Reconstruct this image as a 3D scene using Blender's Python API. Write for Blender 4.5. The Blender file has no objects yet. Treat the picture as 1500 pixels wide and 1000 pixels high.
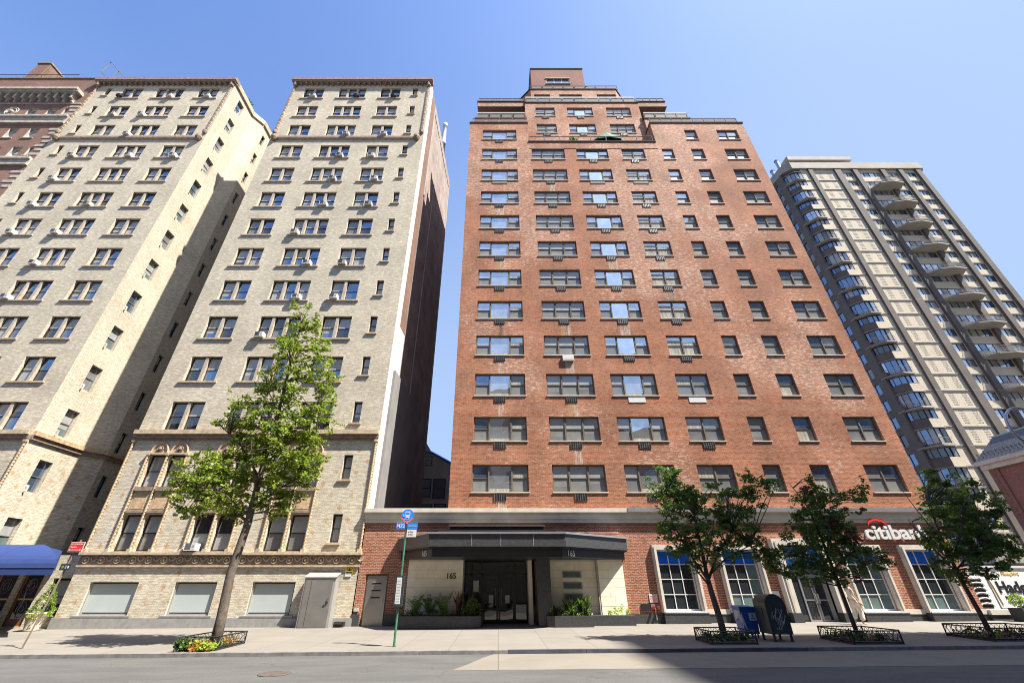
import bpy, math, random
from mathutils import Vector, Matrix
R = math.radians
rnd = random.Random(7)
scene = bpy.context.scene
COL = scene.collection
SUN = Vector((1.0, -0.55, 1.82)).normalized()

def gz(x, y):                      # height of the sidewalk surface (rises gently to the right and to the buildings)
    return 0.0078 * x + 0.0113 * (min(y, 24.0) - 24.0)

# ---------------------------------------------------------------- materials
class NT:
    def __init__(s, name):
        s.m = bpy.data.materials.new(name); s.m.use_nodes = True
        s.t = s.m.node_tree; s.t.nodes.clear()
        s.out = s.t.nodes.new('ShaderNodeOutputMaterial')
        s.b = s.t.nodes.new('ShaderNodeBsdfPrincipled')
        s.t.links.new(s.b.outputs[0], s.out.inputs[0])
    def n(s, kind, **kw):
        nd = s.t.nodes.new('ShaderNode' + kind)
        for k, v in kw.items(): setattr(nd, k, v)
        return nd
    def set(s, sock, v):
        if hasattr(v, 'is_linked') or isinstance(v, bpy.types.NodeSocket): s.t.links.new(v, sock)
        else: sock.default_value = v
    def math(s, op, a, b=0.0, c=None):
        nd = s.n('Math', operation=op); s.set(nd.inputs[0], a); s.set(nd.inputs[1], b)
        if c is not None: s.set(nd.inputs[2], c)
        return nd.outputs[0]
    def mix(s, f, a, b, mode='MIX'):
        nd = s.n('Mix', data_type='RGBA', blend_type=mode); nd.clamp_factor = True
        s.set(nd.inputs[0], f); s.set(nd.inputs[6], a); s.set(nd.inputs[7], b); return nd.outputs[2]
    def noise(s, vec, scale, detail=3.0, rough=0.55):
        nd = s.n('TexNoise'); nd.inputs['Scale'].default_value = scale
        nd.inputs['Detail'].default_value = detail; nd.inputs['Roughness'].default_value = rough
        if vec is not None: s.t.links.new(vec, nd.inputs['Vector'])
        return nd.outputs[0]
    def ramp(s, f, lo, hi):
        nd = s.n('MapRange'); nd.inputs[1].default_value = lo; nd.inputs[2].default_value = hi
        s.set(nd.inputs[0], f); return nd.outputs[0]
    def pos(s):
        g = s.n('NewGeometry'); return g.outputs['Position'], g.outputs['True Normal']
    def scalev(s, v, sc):
        nd = s.n('VectorMath', operation='MULTIPLY'); s.t.links.new(v, nd.inputs[0]); nd.inputs[1].default_value = sc
        return nd.outputs[0]
    def bump(s, h, strength=0.3, dist=0.02):
        nd = s.n('Bump'); nd.inputs['Strength'].default_value = strength; nd.inputs['Distance'].default_value = dist
        s.t.links.new(h, nd.inputs['Height']); s.t.links.new(nd.outputs[0], s.b.inputs['Normal'])

def c4(c): return (c[0], c[1], c[2], 1.0)

def plain(name, col, rough=0.7, metal=0.0, var=0.12, scale=3.0, bump=0.0, spec=None):
    t = NT(name); p, _ = t.pos()
    n = t.noise(p, scale, 4.0)
    f = t.ramp(n, 0.3, 0.7)
    lo = tuple(max(0, v * (1 - var)) for v in col); hi = tuple(v * (1 + var) for v in col)
    t.set(t.b.inputs['Base Color'], t.mix(f, c4(lo), c4(hi)))
    t.b.inputs['Roughness'].default_value = rough; t.b.inputs['Metallic'].default_value = metal
    if spec is not None: t.b.inputs['Specular IOR Level'].default_value = spec
    if bump: t.bump(t.noise(p, scale * 8, 3.0), bump, 0.01)
    return t.m

def facade_uv(t):
    p, nrm = t.pos()
    sp = t.n('SeparateXYZ'); t.t.links.new(p, sp.inputs[0])
    sn = t.n('SeparateXYZ'); t.t.links.new(nrm, sn.inputs[0])
    ax = t.math('ABSOLUTE', sn.outputs[0]); ay = t.math('ABSOLUTE', sn.outputs[1])
    az = t.math('ABSOLUTE', sn.outputs[2])
    u = t.math('ADD', t.math('MULTIPLY', sp.outputs[0], t.math('GREATER_THAN', ay, t.math('MULTIPLY', ax, 0.99))),
               t.math('MULTIPLY', sp.outputs[1], t.math('LESS_THAN', ay, t.math('MULTIPLY', ax, 0.99))))
    v = t.math('ADD', sp.outputs[2], t.math('MULTIPLY', sp.outputs[1], t.math('GREATER_THAN', az, 0.7)))
    cb = t.n('CombineXYZ'); t.t.links.new(u, cb.inputs[0]); t.t.links.new(v, cb.inputs[1])
    return cb.outputs[0], u, v

def brick(name, c1, c2, c3, mortar, fleck=None, fleck_amt=0.0, blot=0.25, quatre=None, bw=0.21, rh=0.07, ms=0.012, dark=0.0, lift=None):
    t = NT(name)
    uv, u, v = facade_uv(t)
    br = t.n('TexBrick'); t.t.links.new(uv, br.inputs['Vector'])
    br.inputs['Scale'].default_value = 1.0; br.inputs['Brick Width'].default_value = bw
    br.inputs['Row Height'].default_value = rh; br.inputs['Mortar Size'].default_value = ms
    br.inputs['Mortar Smooth'].default_value = 0.2; br.inputs['Bias'].default_value = -0.1
    br.inputs['Color1'].default_value = c4(c1); br.inputs['Color2'].default_value = c4(c2)
    br.inputs['Mortar'].default_value = c4(mortar)
    col = br.outputs['Color']
    # streaky courses a few bricks long
    st = t.noise(t.scalev(uv, (2.6, 12.0, 1.0)), 1.0, 3.0, 0.7)
    col = t.mix(t.math('MULTIPLY', t.ramp(st, 0.48, 0.62), 0.75), col, c4(c3))
    st2 = t.noise(t.scalev(uv, (4.0, 14.0, 1.0)), 1.0, 2.0, 0.6)
    dk = tuple(x * 0.55 for x in c1)
    col = t.mix(t.math('MULTIPLY', t.ramp(st2, 0.52, 0.66), 0.7), col, c4(dk))
    if fleck:
        big = t.noise(uv, 0.11, 3.0, 0.6)
        if lift is not None:
            hgt = t.ramp(v, lift[0], lift[1])
            big = t.math('ADD', big, t.math('MULTIPLY', hgt, 0.12))
        fl = t.noise(t.scalev(uv, (3.0, 10.0, 1.0)), 1.0, 2.0, 0.75)
        thr = t.math('SUBTRACT', 0.80, t.math('MULTIPLY', t.ramp(big, 0.38, 0.60), 0.30))
        f = t.math('MULTIPLY', t.math('SUBTRACT', fl, thr), 14.0)
        nd = t.n('Clamp'); t.set(nd.inputs[0], f)
        col = t.mix(t.math('MULTIPLY', nd.outputs[0], fleck_amt), col, c4(fleck))
        col = t.mix(t.math('MULTIPLY', t.ramp(big, 0.45, 0.75), 0.14), col, c4(fleck))
    # large weathering blotches
    bl = t.noise(uv, 0.35, 4.0, 0.6)
    shade = t.mix(t.ramp(bl, 0.3, 0.7), (1 - blot, 1 - blot, 1 - blot, 1), (1 + blot * 0.3, 1 + blot * 0.3, 1 + blot * 0.3, 1))
    col = t.mix(1.0, col, shade, 'MULTIPLY')
    vs = t.noise(t.scalev(uv, (1.3, 0.08, 1.0)), 1.0, 3.0, 0.6)   # faint run-off streaks
    col = t.mix(t.math('MULTIPLY', t.ramp(vs, 0.55, 0.8), 0.3), col, t.mix(1.0, col, (0.7, 0.66, 0.62, 1), 'MULTIPLY'))
    if quatre:
        row = t.math('FLOOR', t.math('DIVIDE', v, 0.62))
        off = t.math('MULTIPLY', t.math('MODULO', row, 2.0), 0.5)
        fu = t.math('SUBTRACT', t.math('FRACT', t.math('ADD', t.math('DIVIDE', u, 1.15), t.math('ADD', off, 200.0))), 0.5)
        fv = t.math('SUBTRACT', t.math('FRACT', t.math('DIVIDE', v, 0.62)), 0.5)
        du = t.math('ABSOLUTE', t.math('MULTIPLY', fu, 1.15)); dv = t.math('ABSOLUTE', t.math('MULTIPLY', fv, 0.62))
        # a four-lobed tile: plus shape
        a = t.math('MAXIMUM', t.math('SUBTRACT', du, 0.13), t.math('SUBTRACT', dv, 0.05))
        b = t.math('MAXIMUM', t.math('SUBTRACT', du, 0.05), t.math('SUBTRACT', dv, 0.13))
        m = t.math('LESS_THAN', t.math('MINIMUM', a, b), 0.0)
        zz = t.math('LESS_THAN', v, quatre[1])
        m = t.math('MULTIPLY', t.math('MULTIPLY', m, zz), t.ramp(t.noise(uv, 2.5, 2.0), 0.3, 0.6))
        col = t.mix(t.math('MULTIPLY', m, 0.8), col, c4(quatre[0]))
    t.set(t.b.inputs['Base Color'], col)
    t.b.inputs['Roughness'].default_value = 0.88
    t.b.inputs['Specular IOR Level'].default_value = 0.25
    t.bump(br.outputs['Fac'], -0.25, 0.01)
    return t.m

def glass(name, col, ior=2.0, metal=0.0, wob=0.03, rough=0.02, curtain=None):
    t = NT(name); p, _ = t.pos()
    if curtain:
        w = t.noise(t.scalev(p, (14.0, 14.0, 0.7)), 1.0, 2.0)
        cc = t.mix(t.ramp(w, 0.35, 0.65), c4(tuple(x * 0.55 for x in col)), c4(col))
    else:
        w = t.noise(p, 1.7, 2.0)
        cc = t.mix(t.ramp(w, 0.35, 0.7), c4(tuple(x * 0.88 for x in col)), c4(tuple(min(1, x * 1.1) for x in col)))
    t.set(t.b.inputs['Base Color'], cc)
    t.b.inputs['Roughness'].default_value = rough; t.b.inputs['IOR'].default_value = ior
    t.b.inputs['Metallic'].default_value = metal
    t.bump(t.noise(p, 0.9, 1.0), wob, 0.5)
    return t.m

M = {}
M['tan'] = brick('tan_brick', (.57, .51, .395), (.44, .385, .29), (.66, .605, .485), (.34, .295, .23), blot=.2, quatre=((.36, .19, .07), 9.2), ms=.014)
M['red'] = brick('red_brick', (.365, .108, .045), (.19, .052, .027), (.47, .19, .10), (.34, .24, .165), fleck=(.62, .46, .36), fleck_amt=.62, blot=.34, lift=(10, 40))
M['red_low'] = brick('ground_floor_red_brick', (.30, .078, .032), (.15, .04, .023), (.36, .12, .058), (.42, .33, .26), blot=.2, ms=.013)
M['brown_brick'] = brick('brown_brick', (.22, .105, .075), (.15, .07, .055), (.28, .15, .11), (.22, .18, .15), blot=.25)
M['dark_brick'] = brick('old_dark_brick', (.38, .31, .26), (.26, .21, .18), (.45, .37, .31), (.36, .32, .29), blot=.35)
M['maroon'] = brick('maroon_brick', (.25, .085, .06), (.17, .06, .045), (.3, .12, .09), (.25, .2, .17), blot=.2)
M['cream_brick'] = brick('cream_brick', (.58, .51, .39), (.50, .44, .34), (.62, .55, .44), (.44, .39, .31), blot=.12)
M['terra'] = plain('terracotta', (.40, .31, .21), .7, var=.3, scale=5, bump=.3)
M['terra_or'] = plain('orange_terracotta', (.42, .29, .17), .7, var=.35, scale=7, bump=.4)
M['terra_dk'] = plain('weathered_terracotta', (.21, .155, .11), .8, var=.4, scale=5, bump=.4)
M['mull'] = plain('window_stone', (.36, .31, .245), .75, var=.2, scale=4)
M['limestone'] = plain('limestone', (.50, .46, .39), .9, var=.14, scale=1.6, bump=.1, spec=.1)
M['limestone_d'] = plain('grey_limestone', (.36, .34, .30), .8, var=.2, scale=2.2)
M['trav'] = plain('travertine', (.78, .71, .57), .6, var=.12, scale=1.8)
M['concrete'] = plain('cast_concrete', (.27, .25, .22), .8, var=.15, scale=.7)
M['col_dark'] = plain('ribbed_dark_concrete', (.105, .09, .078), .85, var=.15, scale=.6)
M['parge'] = plain('cement_parging', (.56, .54, .50), .85, var=.14, scale=.5)
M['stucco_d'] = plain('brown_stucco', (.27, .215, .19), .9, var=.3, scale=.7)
M['stucco_g'] = plain('grey_stucco', (.20, .192, .19), .9, var=.15, scale=.8)
M['granite'] = plain('dark_granite', (.045, .046, .048), .35, var=.35, scale=14)
M['granite_g'] = plain('grey_granite_base', (.24, .235, .225), .6, var=.15, scale=5)
M['black'] = plain('black_paint', (.012, .012, .013), .45, var=.2)
M['iron'] = plain('black_iron', (.014, .014, .015), .5, var=.3)
M['bronze'] = plain('bronze_window_frame', (.15, .122, .092), .8, var=.15, spec=.12)
M['bframe'] = plain('dark_sash', (.03, .028, .029), .85, var=.2, spec=.1)
M['gframe'] = plain('grey_aluminium', (.28, .27, .26), .4, metal=.5)
M['tub'] = plain('charcoal_tub', (.05, .05, .052), .8, spec=.2)
M['white'] = plain('white_paint', (.55, .55, .53), .8, var=.05, spec=.15)
M['offwhite'] = plain('weathered_white_metal', (.38, .37, .345), .8, var=.12, scale=6, spec=.15)
M['steel'] = plain('brushed_steel', (.38, .36, .33), .32, metal=.85, var=.1, scale=1.2)
M['galv'] = plain('galvanised_metal', (.40, .41, .43), .35, metal=.7, var=.15, scale=1.5)
M['railm'] = plain('rail_metal', (.15, .14, .135), .85, spec=.12)
M['railg'] = plain('railing_panel', (.20, .15, .13), .85, var=.15, spec=.1)
M['red_p'] = plain('red_paint', (.62, .03, .025), .4, var=.05)
M['blue_p'] = plain('blue_paint', (.015, .10, .42), .4, var=.08)
M['bus_blue'] = plain('bus_sign_blue', (.02, .20, .66), .4, var=.03)
M['pink_p'] = plain('sign_red_border', (.75, .12, .18), .4, var=.03)
M['green_p'] = plain('green_pole_paint', (.04, .14, .085), .45, var=.3, scale=9)
M['postal'] = plain('postal_dark_green', (.022, .04, .045), .4, var=.25, scale=6)
M['awning'] = plain('blue_awning_canvas', (.012, .032, .13), .85, var=.08)
M['citiblue'] = plain('window_film_blue', (.008, .10, .52), .25, var=.15, scale=1.2)
M['wood'] = plain('varnished_wood', (.17, .062, .025), .4, var=.3, scale=5)
M['soil'] = plain('soil', (.035, .025, .018), .95, var=.3)
M['bark'] = plain('grey_bark', (.095, .075, .058), .9, var=.4, scale=12, bump=.8)
M['bark_d'] = plain('dark_bark', (.075, .06, .05), .9, var=.4, scale=12, bump=.8)
M['green_cv'] = plain('green_canvas', (.012, .12, .09), .8, var=.1)
M['truckw'] = plain('white_truck_body', (.72, .72, .70), .35, var=.08, scale=1.5)
M['yellow'] = plain('yellow_stripe', (.65, .42, .03), .4, var=.05)
M['orange'] = plain('orange_plastic', (.8, .2, .02), .4, var=.03)
M['slate'] = plain('slate_roof', (.10, .11, .125), .7, var=.35, scale=6)
M['copper'] = plain('copper_patina', (.25, .42, .34), .6, var=.1)
M['tar'] = plain('roof_tar', (.06, .06, .06), .9)
M['stone_dk'] = plain('old_white_terracotta', (.34, .31, .265), .8, var=.3, scale=3)
M['skin'] = plain('skin', (.50, .28, .19), .55, var=.04)
M['hair'] = plain('brown_hair', (.05, .028, .016), .5, var=.3, scale=30)
M['cream_cloth'] = plain('cream_cloth', (.66, .60, .48), .85, var=.06)
M['tan_bag'] = plain('tan_leather', (.42, .26, .13), .6, var=.1)
M['grey_door'] = plain('grey_metal_door', (.15, .14, .13), .75, var=.1, scale=2, spec=.2)
M['grey_lt'] = plain('light_grey_metal', (.30, .29, .28), .5, metal=.2, var=.08, scale=2)
M['frost'] = plain('frosted_panel', (.38, .42, .405), .25, var=.05, scale=1)
M['pipe'] = plain('pale_flue_metal', (.5, .5, .5), .4, metal=.5, var=.15)
M['pot'] = plain('cast_stone_pot', (.46, .40, .32), .85, var=.25, scale=8, bump=.3)
M['lamp_y'] = plain('yellow_plate', (.75, .48, .05), .5, var=.1)
# glass
M['g_dark'] = glass('window_glass_dark', (.018, .022, .028), 2.1)
M['g_blue'] = glass('window_glass_blue', (.20, .28, .40), 1.8, metal=.8)
M['g_blind'] = glass('window_glass_with_blind', (.30, .31, .31), 1.9, rough=.05)
M['g_shade'] = glass('window_glass_with_grey_shade', (.16, .165, .165), 1.9, rough=.04)
M['g_tan'] = glass('window_glass_with_tan_curtain', (.24, .20, .14), 1.8, curtain=True)
M['g_cream'] = glass('window_glass_with_net_curtain', (.42, .39, .32), 1.6, curtain=True)
M['g_mirror'] = glass('window_glass_coated', (.93, .95, .97), 1.5, metal=1.0)
M['g_shop'] = glass('shop_glass', (.02, .025, .028), 1.7)
M['g_shopg'] = glass('shop_glass_green', (.10, .14, .135), 1.6)
M['g_lobby'] = glass('lobby_glass', (.022, .021, .019), 1.75)

def text_mesh(s, size, depth, font_bold=False):
    cu = bpy.data.curves.new('lettering', 'FONT'); cu.body = s; cu.size = size; cu.extrude = depth / 2
    if font_bold: cu.offset = size * 0.022
    o = bpy.data.objects.new('lettering', cu); COL.objects.link(o)
    bpy.context.view_layer.update()
    me = bpy.data.meshes.new_from_object(o.evaluated_get(bpy.context.evaluated_depsgraph_get()))
    bpy.data.objects.remove(o); bpy.data.curves.remove(cu)
    vs = [tuple(v.co) for v in me.vertices]; fs = [tuple(p.vertices) for p in me.polygons]
    bpy.data.meshes.remove(me)
    return vs, fs

# ---------------------------------------------------------------- mesh builder
class MB:
    def __init__(s): s.v = []; s.f = []; s.mi = []; s.mats = []
    def m(s, mat):
        mat = M[mat] if isinstance(mat, str) else mat
        if mat not in s.mats: s.mats.append(mat)
        return s.mats.index(mat)
    def face(s, pts, mat):
        i = len(s.v); s.v += [tuple(p) for p in pts]; s.f.append(tuple(range(i, i + len(pts)))); s.mi.append(s.m(mat)); return s
    def raw(s, vs, fs, mat):
        i = len(s.v); s.v += [tuple(p) for p in vs]; k = s.m(mat)
        for f in fs: s.f.append(tuple(a + i for a in f)); s.mi.append(k)
        return s
    def box(s, x0, y0, z0, x1, y1, z1, mat):
        if x0 > x1: x0, x1 = x1, x0
        if y0 > y1: y0, y1 = y1, y0
        if z0 > z1: z0, z1 = z1, z0
        vs = [(x0,y0,z0),(x1,y0,z0),(x1,y1,z0),(x0,y1,z0),(x0,y0,z1),(x1,y0,z1),(x1,y1,z1),(x0,y1,z1)]
        return s.raw(vs, [(3,2,1,0),(4,5,6,7),(0,1,5,4),(1,2,6,5),(2,3,7,6),(3,0,4,7)], mat)
    def prism(s, poly, z0, z1, mat, top=None):    # poly: xy list, counter-clockwise
        n = len(poly); vs = [(x, y, z0) for x, y in poly] + [(x, y, z1) for x, y in poly]
        s.raw(vs, [tuple((i, (i+1) % n, (i+1) % n + n, i + n)) for i in range(n)] + [tuple(range(n-1, -1, -1)), tuple(range(n, 2*n))], mat)
        return s
    def extr(s, prof, x0, x1, mat):               # profile in (y,z), extruded along x
        n = len(prof); vs = [(x0, y, z) for y, z in prof] + [(x1, y, z) for y, z in prof]
        s.raw(vs, [((i+1) % n, i, i + n, (i+1) % n + n) for i in range(n)] + [tuple(range(n)), tuple(range(2*n-1, n-1, -1))], mat)
        return s
    def tube(s, pts, rad, mat, seg=8, cap=True):
        pts = [Vector(p) for p in pts]; n = len(pts)
        if not hasattr(rad, '__len__'): rad = [rad] * n
        rings = []; prev = None
        for i, p in enumerate(pts):
            d = (pts[min(i+1, n-1)] - pts[max(i-1, 0)]).normalized()
            if prev is None:
                a = Vector((0, 0, 1)) if abs(d.z) < 0.9 else Vector((1, 0, 0))
                u = d.cross(a).normalized()
            else:
                u = (prev - d * prev.dot(d)).normalized()
            prev = u; w = d.cross(u)
            rings.append([p + (u * math.cos(2*math.pi*k/seg) + w * math.sin(2*math.pi*k/seg)) * rad[i] for k in range(seg)])
        vs = [v for r in rings for v in r]; fs = []
        for i in range(n-1):
            for k in range(seg):
                k2 = (k+1) % seg
                fs.append((i*seg+k, i*seg+k2, (i+1)*seg+k2, (i+1)*seg+k))
        if cap: fs += [tuple(range(seg-1, -1, -1)), tuple(range((n-1)*seg, n*seg))]
        return s.raw(vs, fs, mat)
    def lathe(s, prof, cx, cy, mat, seg=16):      # prof: (r,z)
        vs = []; fs = []; n = len(prof)
        for r, z in prof:
            for k in range(seg):
                a = 2*math.pi*k/seg; vs.append((cx + r*math.cos(a), cy + r*math.sin(a), z))
        for i in range(n-1):
            for k in range(seg):
                k2 = (k+1) % seg; fs.append((i*seg+k, i*seg+k2, (i+1)*seg+k2, (i+1)*seg+k))
        fs += [tuple(range(seg-1, -1, -1)), tuple(range((n-1)*seg, n*seg))]
        return s.raw(vs, fs, mat)
    def mesh(s, name, off=(0, 0, 0), smooth=False):
        me = bpy.data.meshes.new(name)
        ox, oy, oz = off
        me.from_pydata([(a-ox, b-oy, c-oz) for a, b, c in s.v], [], s.f)
        for m in s.mats: me.materials.append(m)
        me.polygons.foreach_set('material_index', s.mi)
        if smooth: me.polygons.foreach_set('use_smooth', [True] * len(s.f))
        me.update(); return me

WPOS = {}
def thing(name, label, cat, loc, group=None):
    o = bpy.data.objects.new(name, None); COL.objects.link(o); o.location = loc
    o.empty_display_size = 0.5
    o['label'] = label; o['category'] = cat
    if group: o['group'] = group
    WPOS[o.name] = Vector(loc); return o
def part(name, mb, parent, smooth=False, label=None, kind=None):
    """mb in world coordinates"""
    w = WPOS[parent.name]
    o = bpy.data.objects.new(name, mb.mesh(name, w, smooth)); COL.objects.link(o); o.parent = parent
    WPOS[o.name] = w.copy()
    if label: o['label'] = label
    if kind: o['kind'] = kind
    return o
def inst(name, me, parent, wloc, rot=0.0, label=None):
    """me is a local mesh placed at a world point"""
    o = bpy.data.objects.new(name, me); COL.objects.link(o); o.parent = parent
    pw = WPOS[parent.name]; pr = parent.get('_r', 0.0)
    d = Vector(wloc) - pw
    if pr: d = Matrix.Rotation(-pr, 3, 'Z') @ d
    o.location = d; o.rotation_euler = (0, 0, rot - pr)
    WPOS[o.name] = Vector(wloc)
    if label: o['label'] = label
    return o
def tag(o, label, cat, group=None, kind=None):
    if label: o['label'] = label
    if cat: o['category'] = cat
    if group: o['group'] = group
    if kind: o['kind'] = kind
    return o
def single(name, mb, label, cat, loc, group=None, smooth=False, kind=None):
    o = bpy.data.objects.new(name, mb.mesh(name, loc, smooth)); COL.objects.link(o); o.location = loc
    WPOS[o.name] = Vector(loc); return tag(o, label, cat, group, kind)

class Frame:       # a wall's frame: origin, direction along the wall, inward normal
    def __init__(s, ox, oy, dx, dy):
        l = math.hypot(dx, dy); s.o = (ox, oy); s.d = (dx/l, dy/l); s.n = (-dy/l, dx/l); s.rot = math.atan2(dy, dx)
    def p(s, u, z, d=0.0): return (s.o[0] + s.d[0]*u + s.n[0]*d, s.o[1] + s.d[1]*u + s.n[1]*d, z)
    def box(s, mb, u0, z0, d0, u1, z1, d1, mat):
        P = [s.p(u0,z0,d0), s.p(u1,z0,d0), s.p(u1,z0,d1), s.p(u0,z0,d1), s.p(u0,z1,d0), s.p(u1,z1,d0), s.p(u1,z1,d1), s.p(u0,z1,d1)]
        mb.raw(P, [(3,2,1,0),(4,5,6,7),(0,1,5,4),(1,2,6,5),(2,3,7,6),(3,0,4,7)], mat)
    def wall(s, mb, u0, u1, z0, z1, holes, mat, depth=0.25, rmat=None):
        rmat = rmat or mat
        holes = [(max(a, u0), max(b, z0), min(c, u1), min(d, z1)) for a, b, c, d in holes if c > u0 and a < u1 and d > z0 and b < z1]
        zs = sorted({z0, z1} | {h[1] for h in holes} | {h[3] for h in holes})
        for a, b in zip(zs, zs[1:]):
            if b - a < 1e-6: continue
            hs = sorted([(h[0], h[2]) for h in holes if h[1] < b - 1e-6 and h[3] > a + 1e-6])
            cur = u0
            for h0, h1 in hs:
                if h0 > cur + 1e-6: mb.face([s.p(cur,a), s.p(h0,a), s.p(h0,b), s.p(cur,b)], mat)
                cur = max(cur, h1)
            if cur < u1 - 1e-6: mb.face([s.p(cur,a), s.p(u1,a), s.p(u1,b), s.p(cur,b)], mat)
        for a, b, c, d in holes:
            mb.face([s.p(a,b,0), s.p(c,b,0), s.p(c,b,depth), s.p(a,b,depth)], rmat)
            mb.face([s.p(a,d,0), s.p(a,d,depth), s.p(c,d,depth), s.p(c,d,0)], rmat)
            mb.face([s.p(a,b,0), s.p(a,b,depth), s.p(a,d,depth), s.p(a,d,0)], rmat)
            mb.face([s.p(c,b,0), s.p(c,d,0), s.p(c,d,depth), s.p(c,b,depth)], rmat)

def window_mesh(w, h, cols, frame, mull=None, mw=.08, rec=.14, fw=.045, glassmix=('g_blue',), seed=0, mdep=0.0, blind=.4, grid=None):
    """cols: list of (relative width, style) with style 'd' double hung or 'p' picture pane"""
    rr = random.Random(seed * 31 + 5); mb = MB(); mull = mull or frame
    e = .003
    mb.box(e, rec, e, w-e, rec+.09, e+fw, frame); mb.box(e, rec, h-e-fw*1.3, w-e, rec+.09, h-e, frame)
    mb.box(e, rec, e+fw, e+fw, rec+.09, h-e-fw*1.3, frame); mb.box(w-e-fw, rec, e+fw, w-e, rec+.09, h-e-fw*1.3, frame)
    tot = sum(c[0] for c in cols); n = len(cols)
    inner = w - 2*fw - (n-1)*mw; x = fw
    z0, z1 = fw, h - fw*1.3
    for i, (cw, st) in enumerate(cols):
        ww = inner * cw / tot
        g = rr.choice(glassmix); g2 = g if rr.random() < .7 else rr.choice(glassmix)
        hasblind = rr.random() < blind
        bf = rr.choice((.3, .45, .5, .7, 1.0)); bm = rr.choice(('g_blind', 'g_blind', 'g_shade', 'g_cream'))
        if i < n-1:
            mb.box(x+ww, mdep if mull != frame else rec-.01, z0-.01, x+ww+mw, rec+.085, z1+.01, mull)
        if st == 'd':
            zm = z0 + (z1-z0)*.5
            sf = .035
            for (a, b, yy, gm) in ((zm-.02, z1, rec+.035, g2), (z0, zm+.02, rec+.06, g)):
                mb.box(x, yy-.02, a, x+ww, yy+.02, a+sf, frame); mb.box(x, yy-.02, b-sf, x+ww, yy+.02, b, frame)
                mb.box(x, yy-.02, a+sf, x+sf, yy+.02, b-sf, frame); mb.box(x+ww-sf, yy-.02, a+sf, x+ww, yy+.02, b-sf, frame)
                xa, xb, za, zb = x+sf, x+ww-sf, a+sf, b-sf
                cut = z1 - (z1-z0)*bf
                if hasblind and cut < zb-.02:
                    c = max(cut, za)
                    mb.face([(xa,yy,c),(xb,yy,c),(xb,yy,zb),(xa,yy,zb)], bm)
                    if c > za + .01: mb.face([(xa,yy,za),(xb,yy,za),(xb,yy,c),(xa,yy,c)], gm)
                else: mb.face([(xa,yy,za),(xb,yy,za),(xb,yy,zb),(xa,yy,zb)], gm)
        else:
            yy = rec+.05; gm = g
            if hasblind and st != 'm':
                c = z1 - (z1-z0)*bf
                mb.face([(x,yy,c),(x+ww,yy,c),(x+ww,yy,z1),(x,yy,z1)], bm)
                if c > z0+.01: mb.face([(x,yy,z0),(x+ww,yy,z0),(x+ww,yy,c),(x,yy,c)], gm)
            else: mb.face([(x,yy,z0),(x+ww,yy,z0),(x+ww,yy,z1),(x,yy,z1)], 'g_mirror' if st == 'm' else gm)
        x += ww + mw
    return mb.mesh('window')
# ================================================================ setting
M['g_screen'] = glass('window_glass_with_insect_screen', (.20, .20, .19), 1.45, rough=.25)
M['g_bright'] = glass('window_glass_reflecting', (.60, .64, .67), 2.0, metal=.8)

def asphalt():
    t = NT('asphalt'); p, _ = t.pos()
    n1 = t.noise(p, 60.0, 3.0, .7); n2 = t.noise(t.scalev(p, (.5, 1.6, 1)), .7, 4.0, .6); n3 = t.noise(p, 9.0, 3.0)
    c = t.mix(t.ramp(n1, .35, .65), (.058, .058, .054, 1), (.112, .111, .104, 1))
    c = t.mix(t.math('MULTIPLY', t.ramp(n2, .42, .6), .55), c, (.055, .055, .055, 1))
    c = t.mix(t.math('MULTIPLY', t.ramp(n3, .6, .75), .3), c, (.06, .058, .055, 1))
    v = t.n('TexVoronoi', feature='DISTANCE_TO_EDGE'); v.inputs['Scale'].default_value = .35
    wp = t.n('VectorMath', operation='ADD'); t.t.links.new(p, wp.inputs[0])
    nc = t.n('TexNoise'); nc.inputs['Scale'].default_value = 1.3; t.t.links.new(p, nc.inputs['Vector']); t.t.links.new(nc.outputs[1], wp.inputs[1])
    t.t.links.new(wp.outputs[0], v.inputs['Vector'])
    c = t.mix(t.math('MULTIPLY', t.math('LESS_THAN', v.outputs[0], .006), .55), c, (.05, .05, .05, 1))
    t.set(t.b.inputs['Base Color'], c); t.b.inputs['Roughness'].default_value = .85; t.bump(n1, .4, .01)
    return t.m
def slab_concrete(name, c1, c2, joint, bw, rh, stain=.5):
    t = NT(name); p, _ = t.pos()
    br = t.n('TexBrick'); t.t.links.new(p, br.inputs['Vector']); br.offset = 0.0
    br.inputs['Scale'].default_value = 1; br.inputs['Brick Width'].default_value = bw; br.inputs['Row Height'].default_value = rh
    br.inputs['Mortar Size'].default_value = .012; br.inputs['Bias'].default_value = 0
    br.inputs['Color1'].default_value = c4(c1); br.inputs['Color2'].default_value = c4(c2); br.inputs['Mortar'].default_value = c4(joint)
    n = t.noise(p, .55, 5.0, .65); n2 = t.noise(p, 45, 2.0); n3 = t.noise(t.scalev(p, (.6, 2.2, 1)), 1.1, 4.0, .7)
    c = t.mix(t.math('MULTIPLY', t.ramp(n, .42, .72), stain), br.outputs['Color'], c4(tuple(x * .62 for x in c1)))
    c = t.mix(t.math('MULTIPLY', t.ramp(n3, .55, .75), .35), c, c4(tuple(min(.8, x * 1.15) for x in c1)))
    c = t.mix(.25, c, t.mix(t.ramp(n2, .3, .7), c4(tuple(x * .7 for x in c1)), c4(c1)))
    v = t.n('TexVoronoi'); v.inputs['Scale'].default_value = 2.6; t.t.links.new(p, v.inputs['Vector'])     # old chewing-gum spots
    c = t.mix(t.math('MULTIPLY', t.math('LESS_THAN', v.outputs[0], .035), .5), c, (.1, .1, .1, 1))
    t.set(t.b.inputs['Base Color'], c); t.b.inputs['Roughness'].default_value = .85; t.bump(n2, .2, .005)
    return t.m
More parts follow.
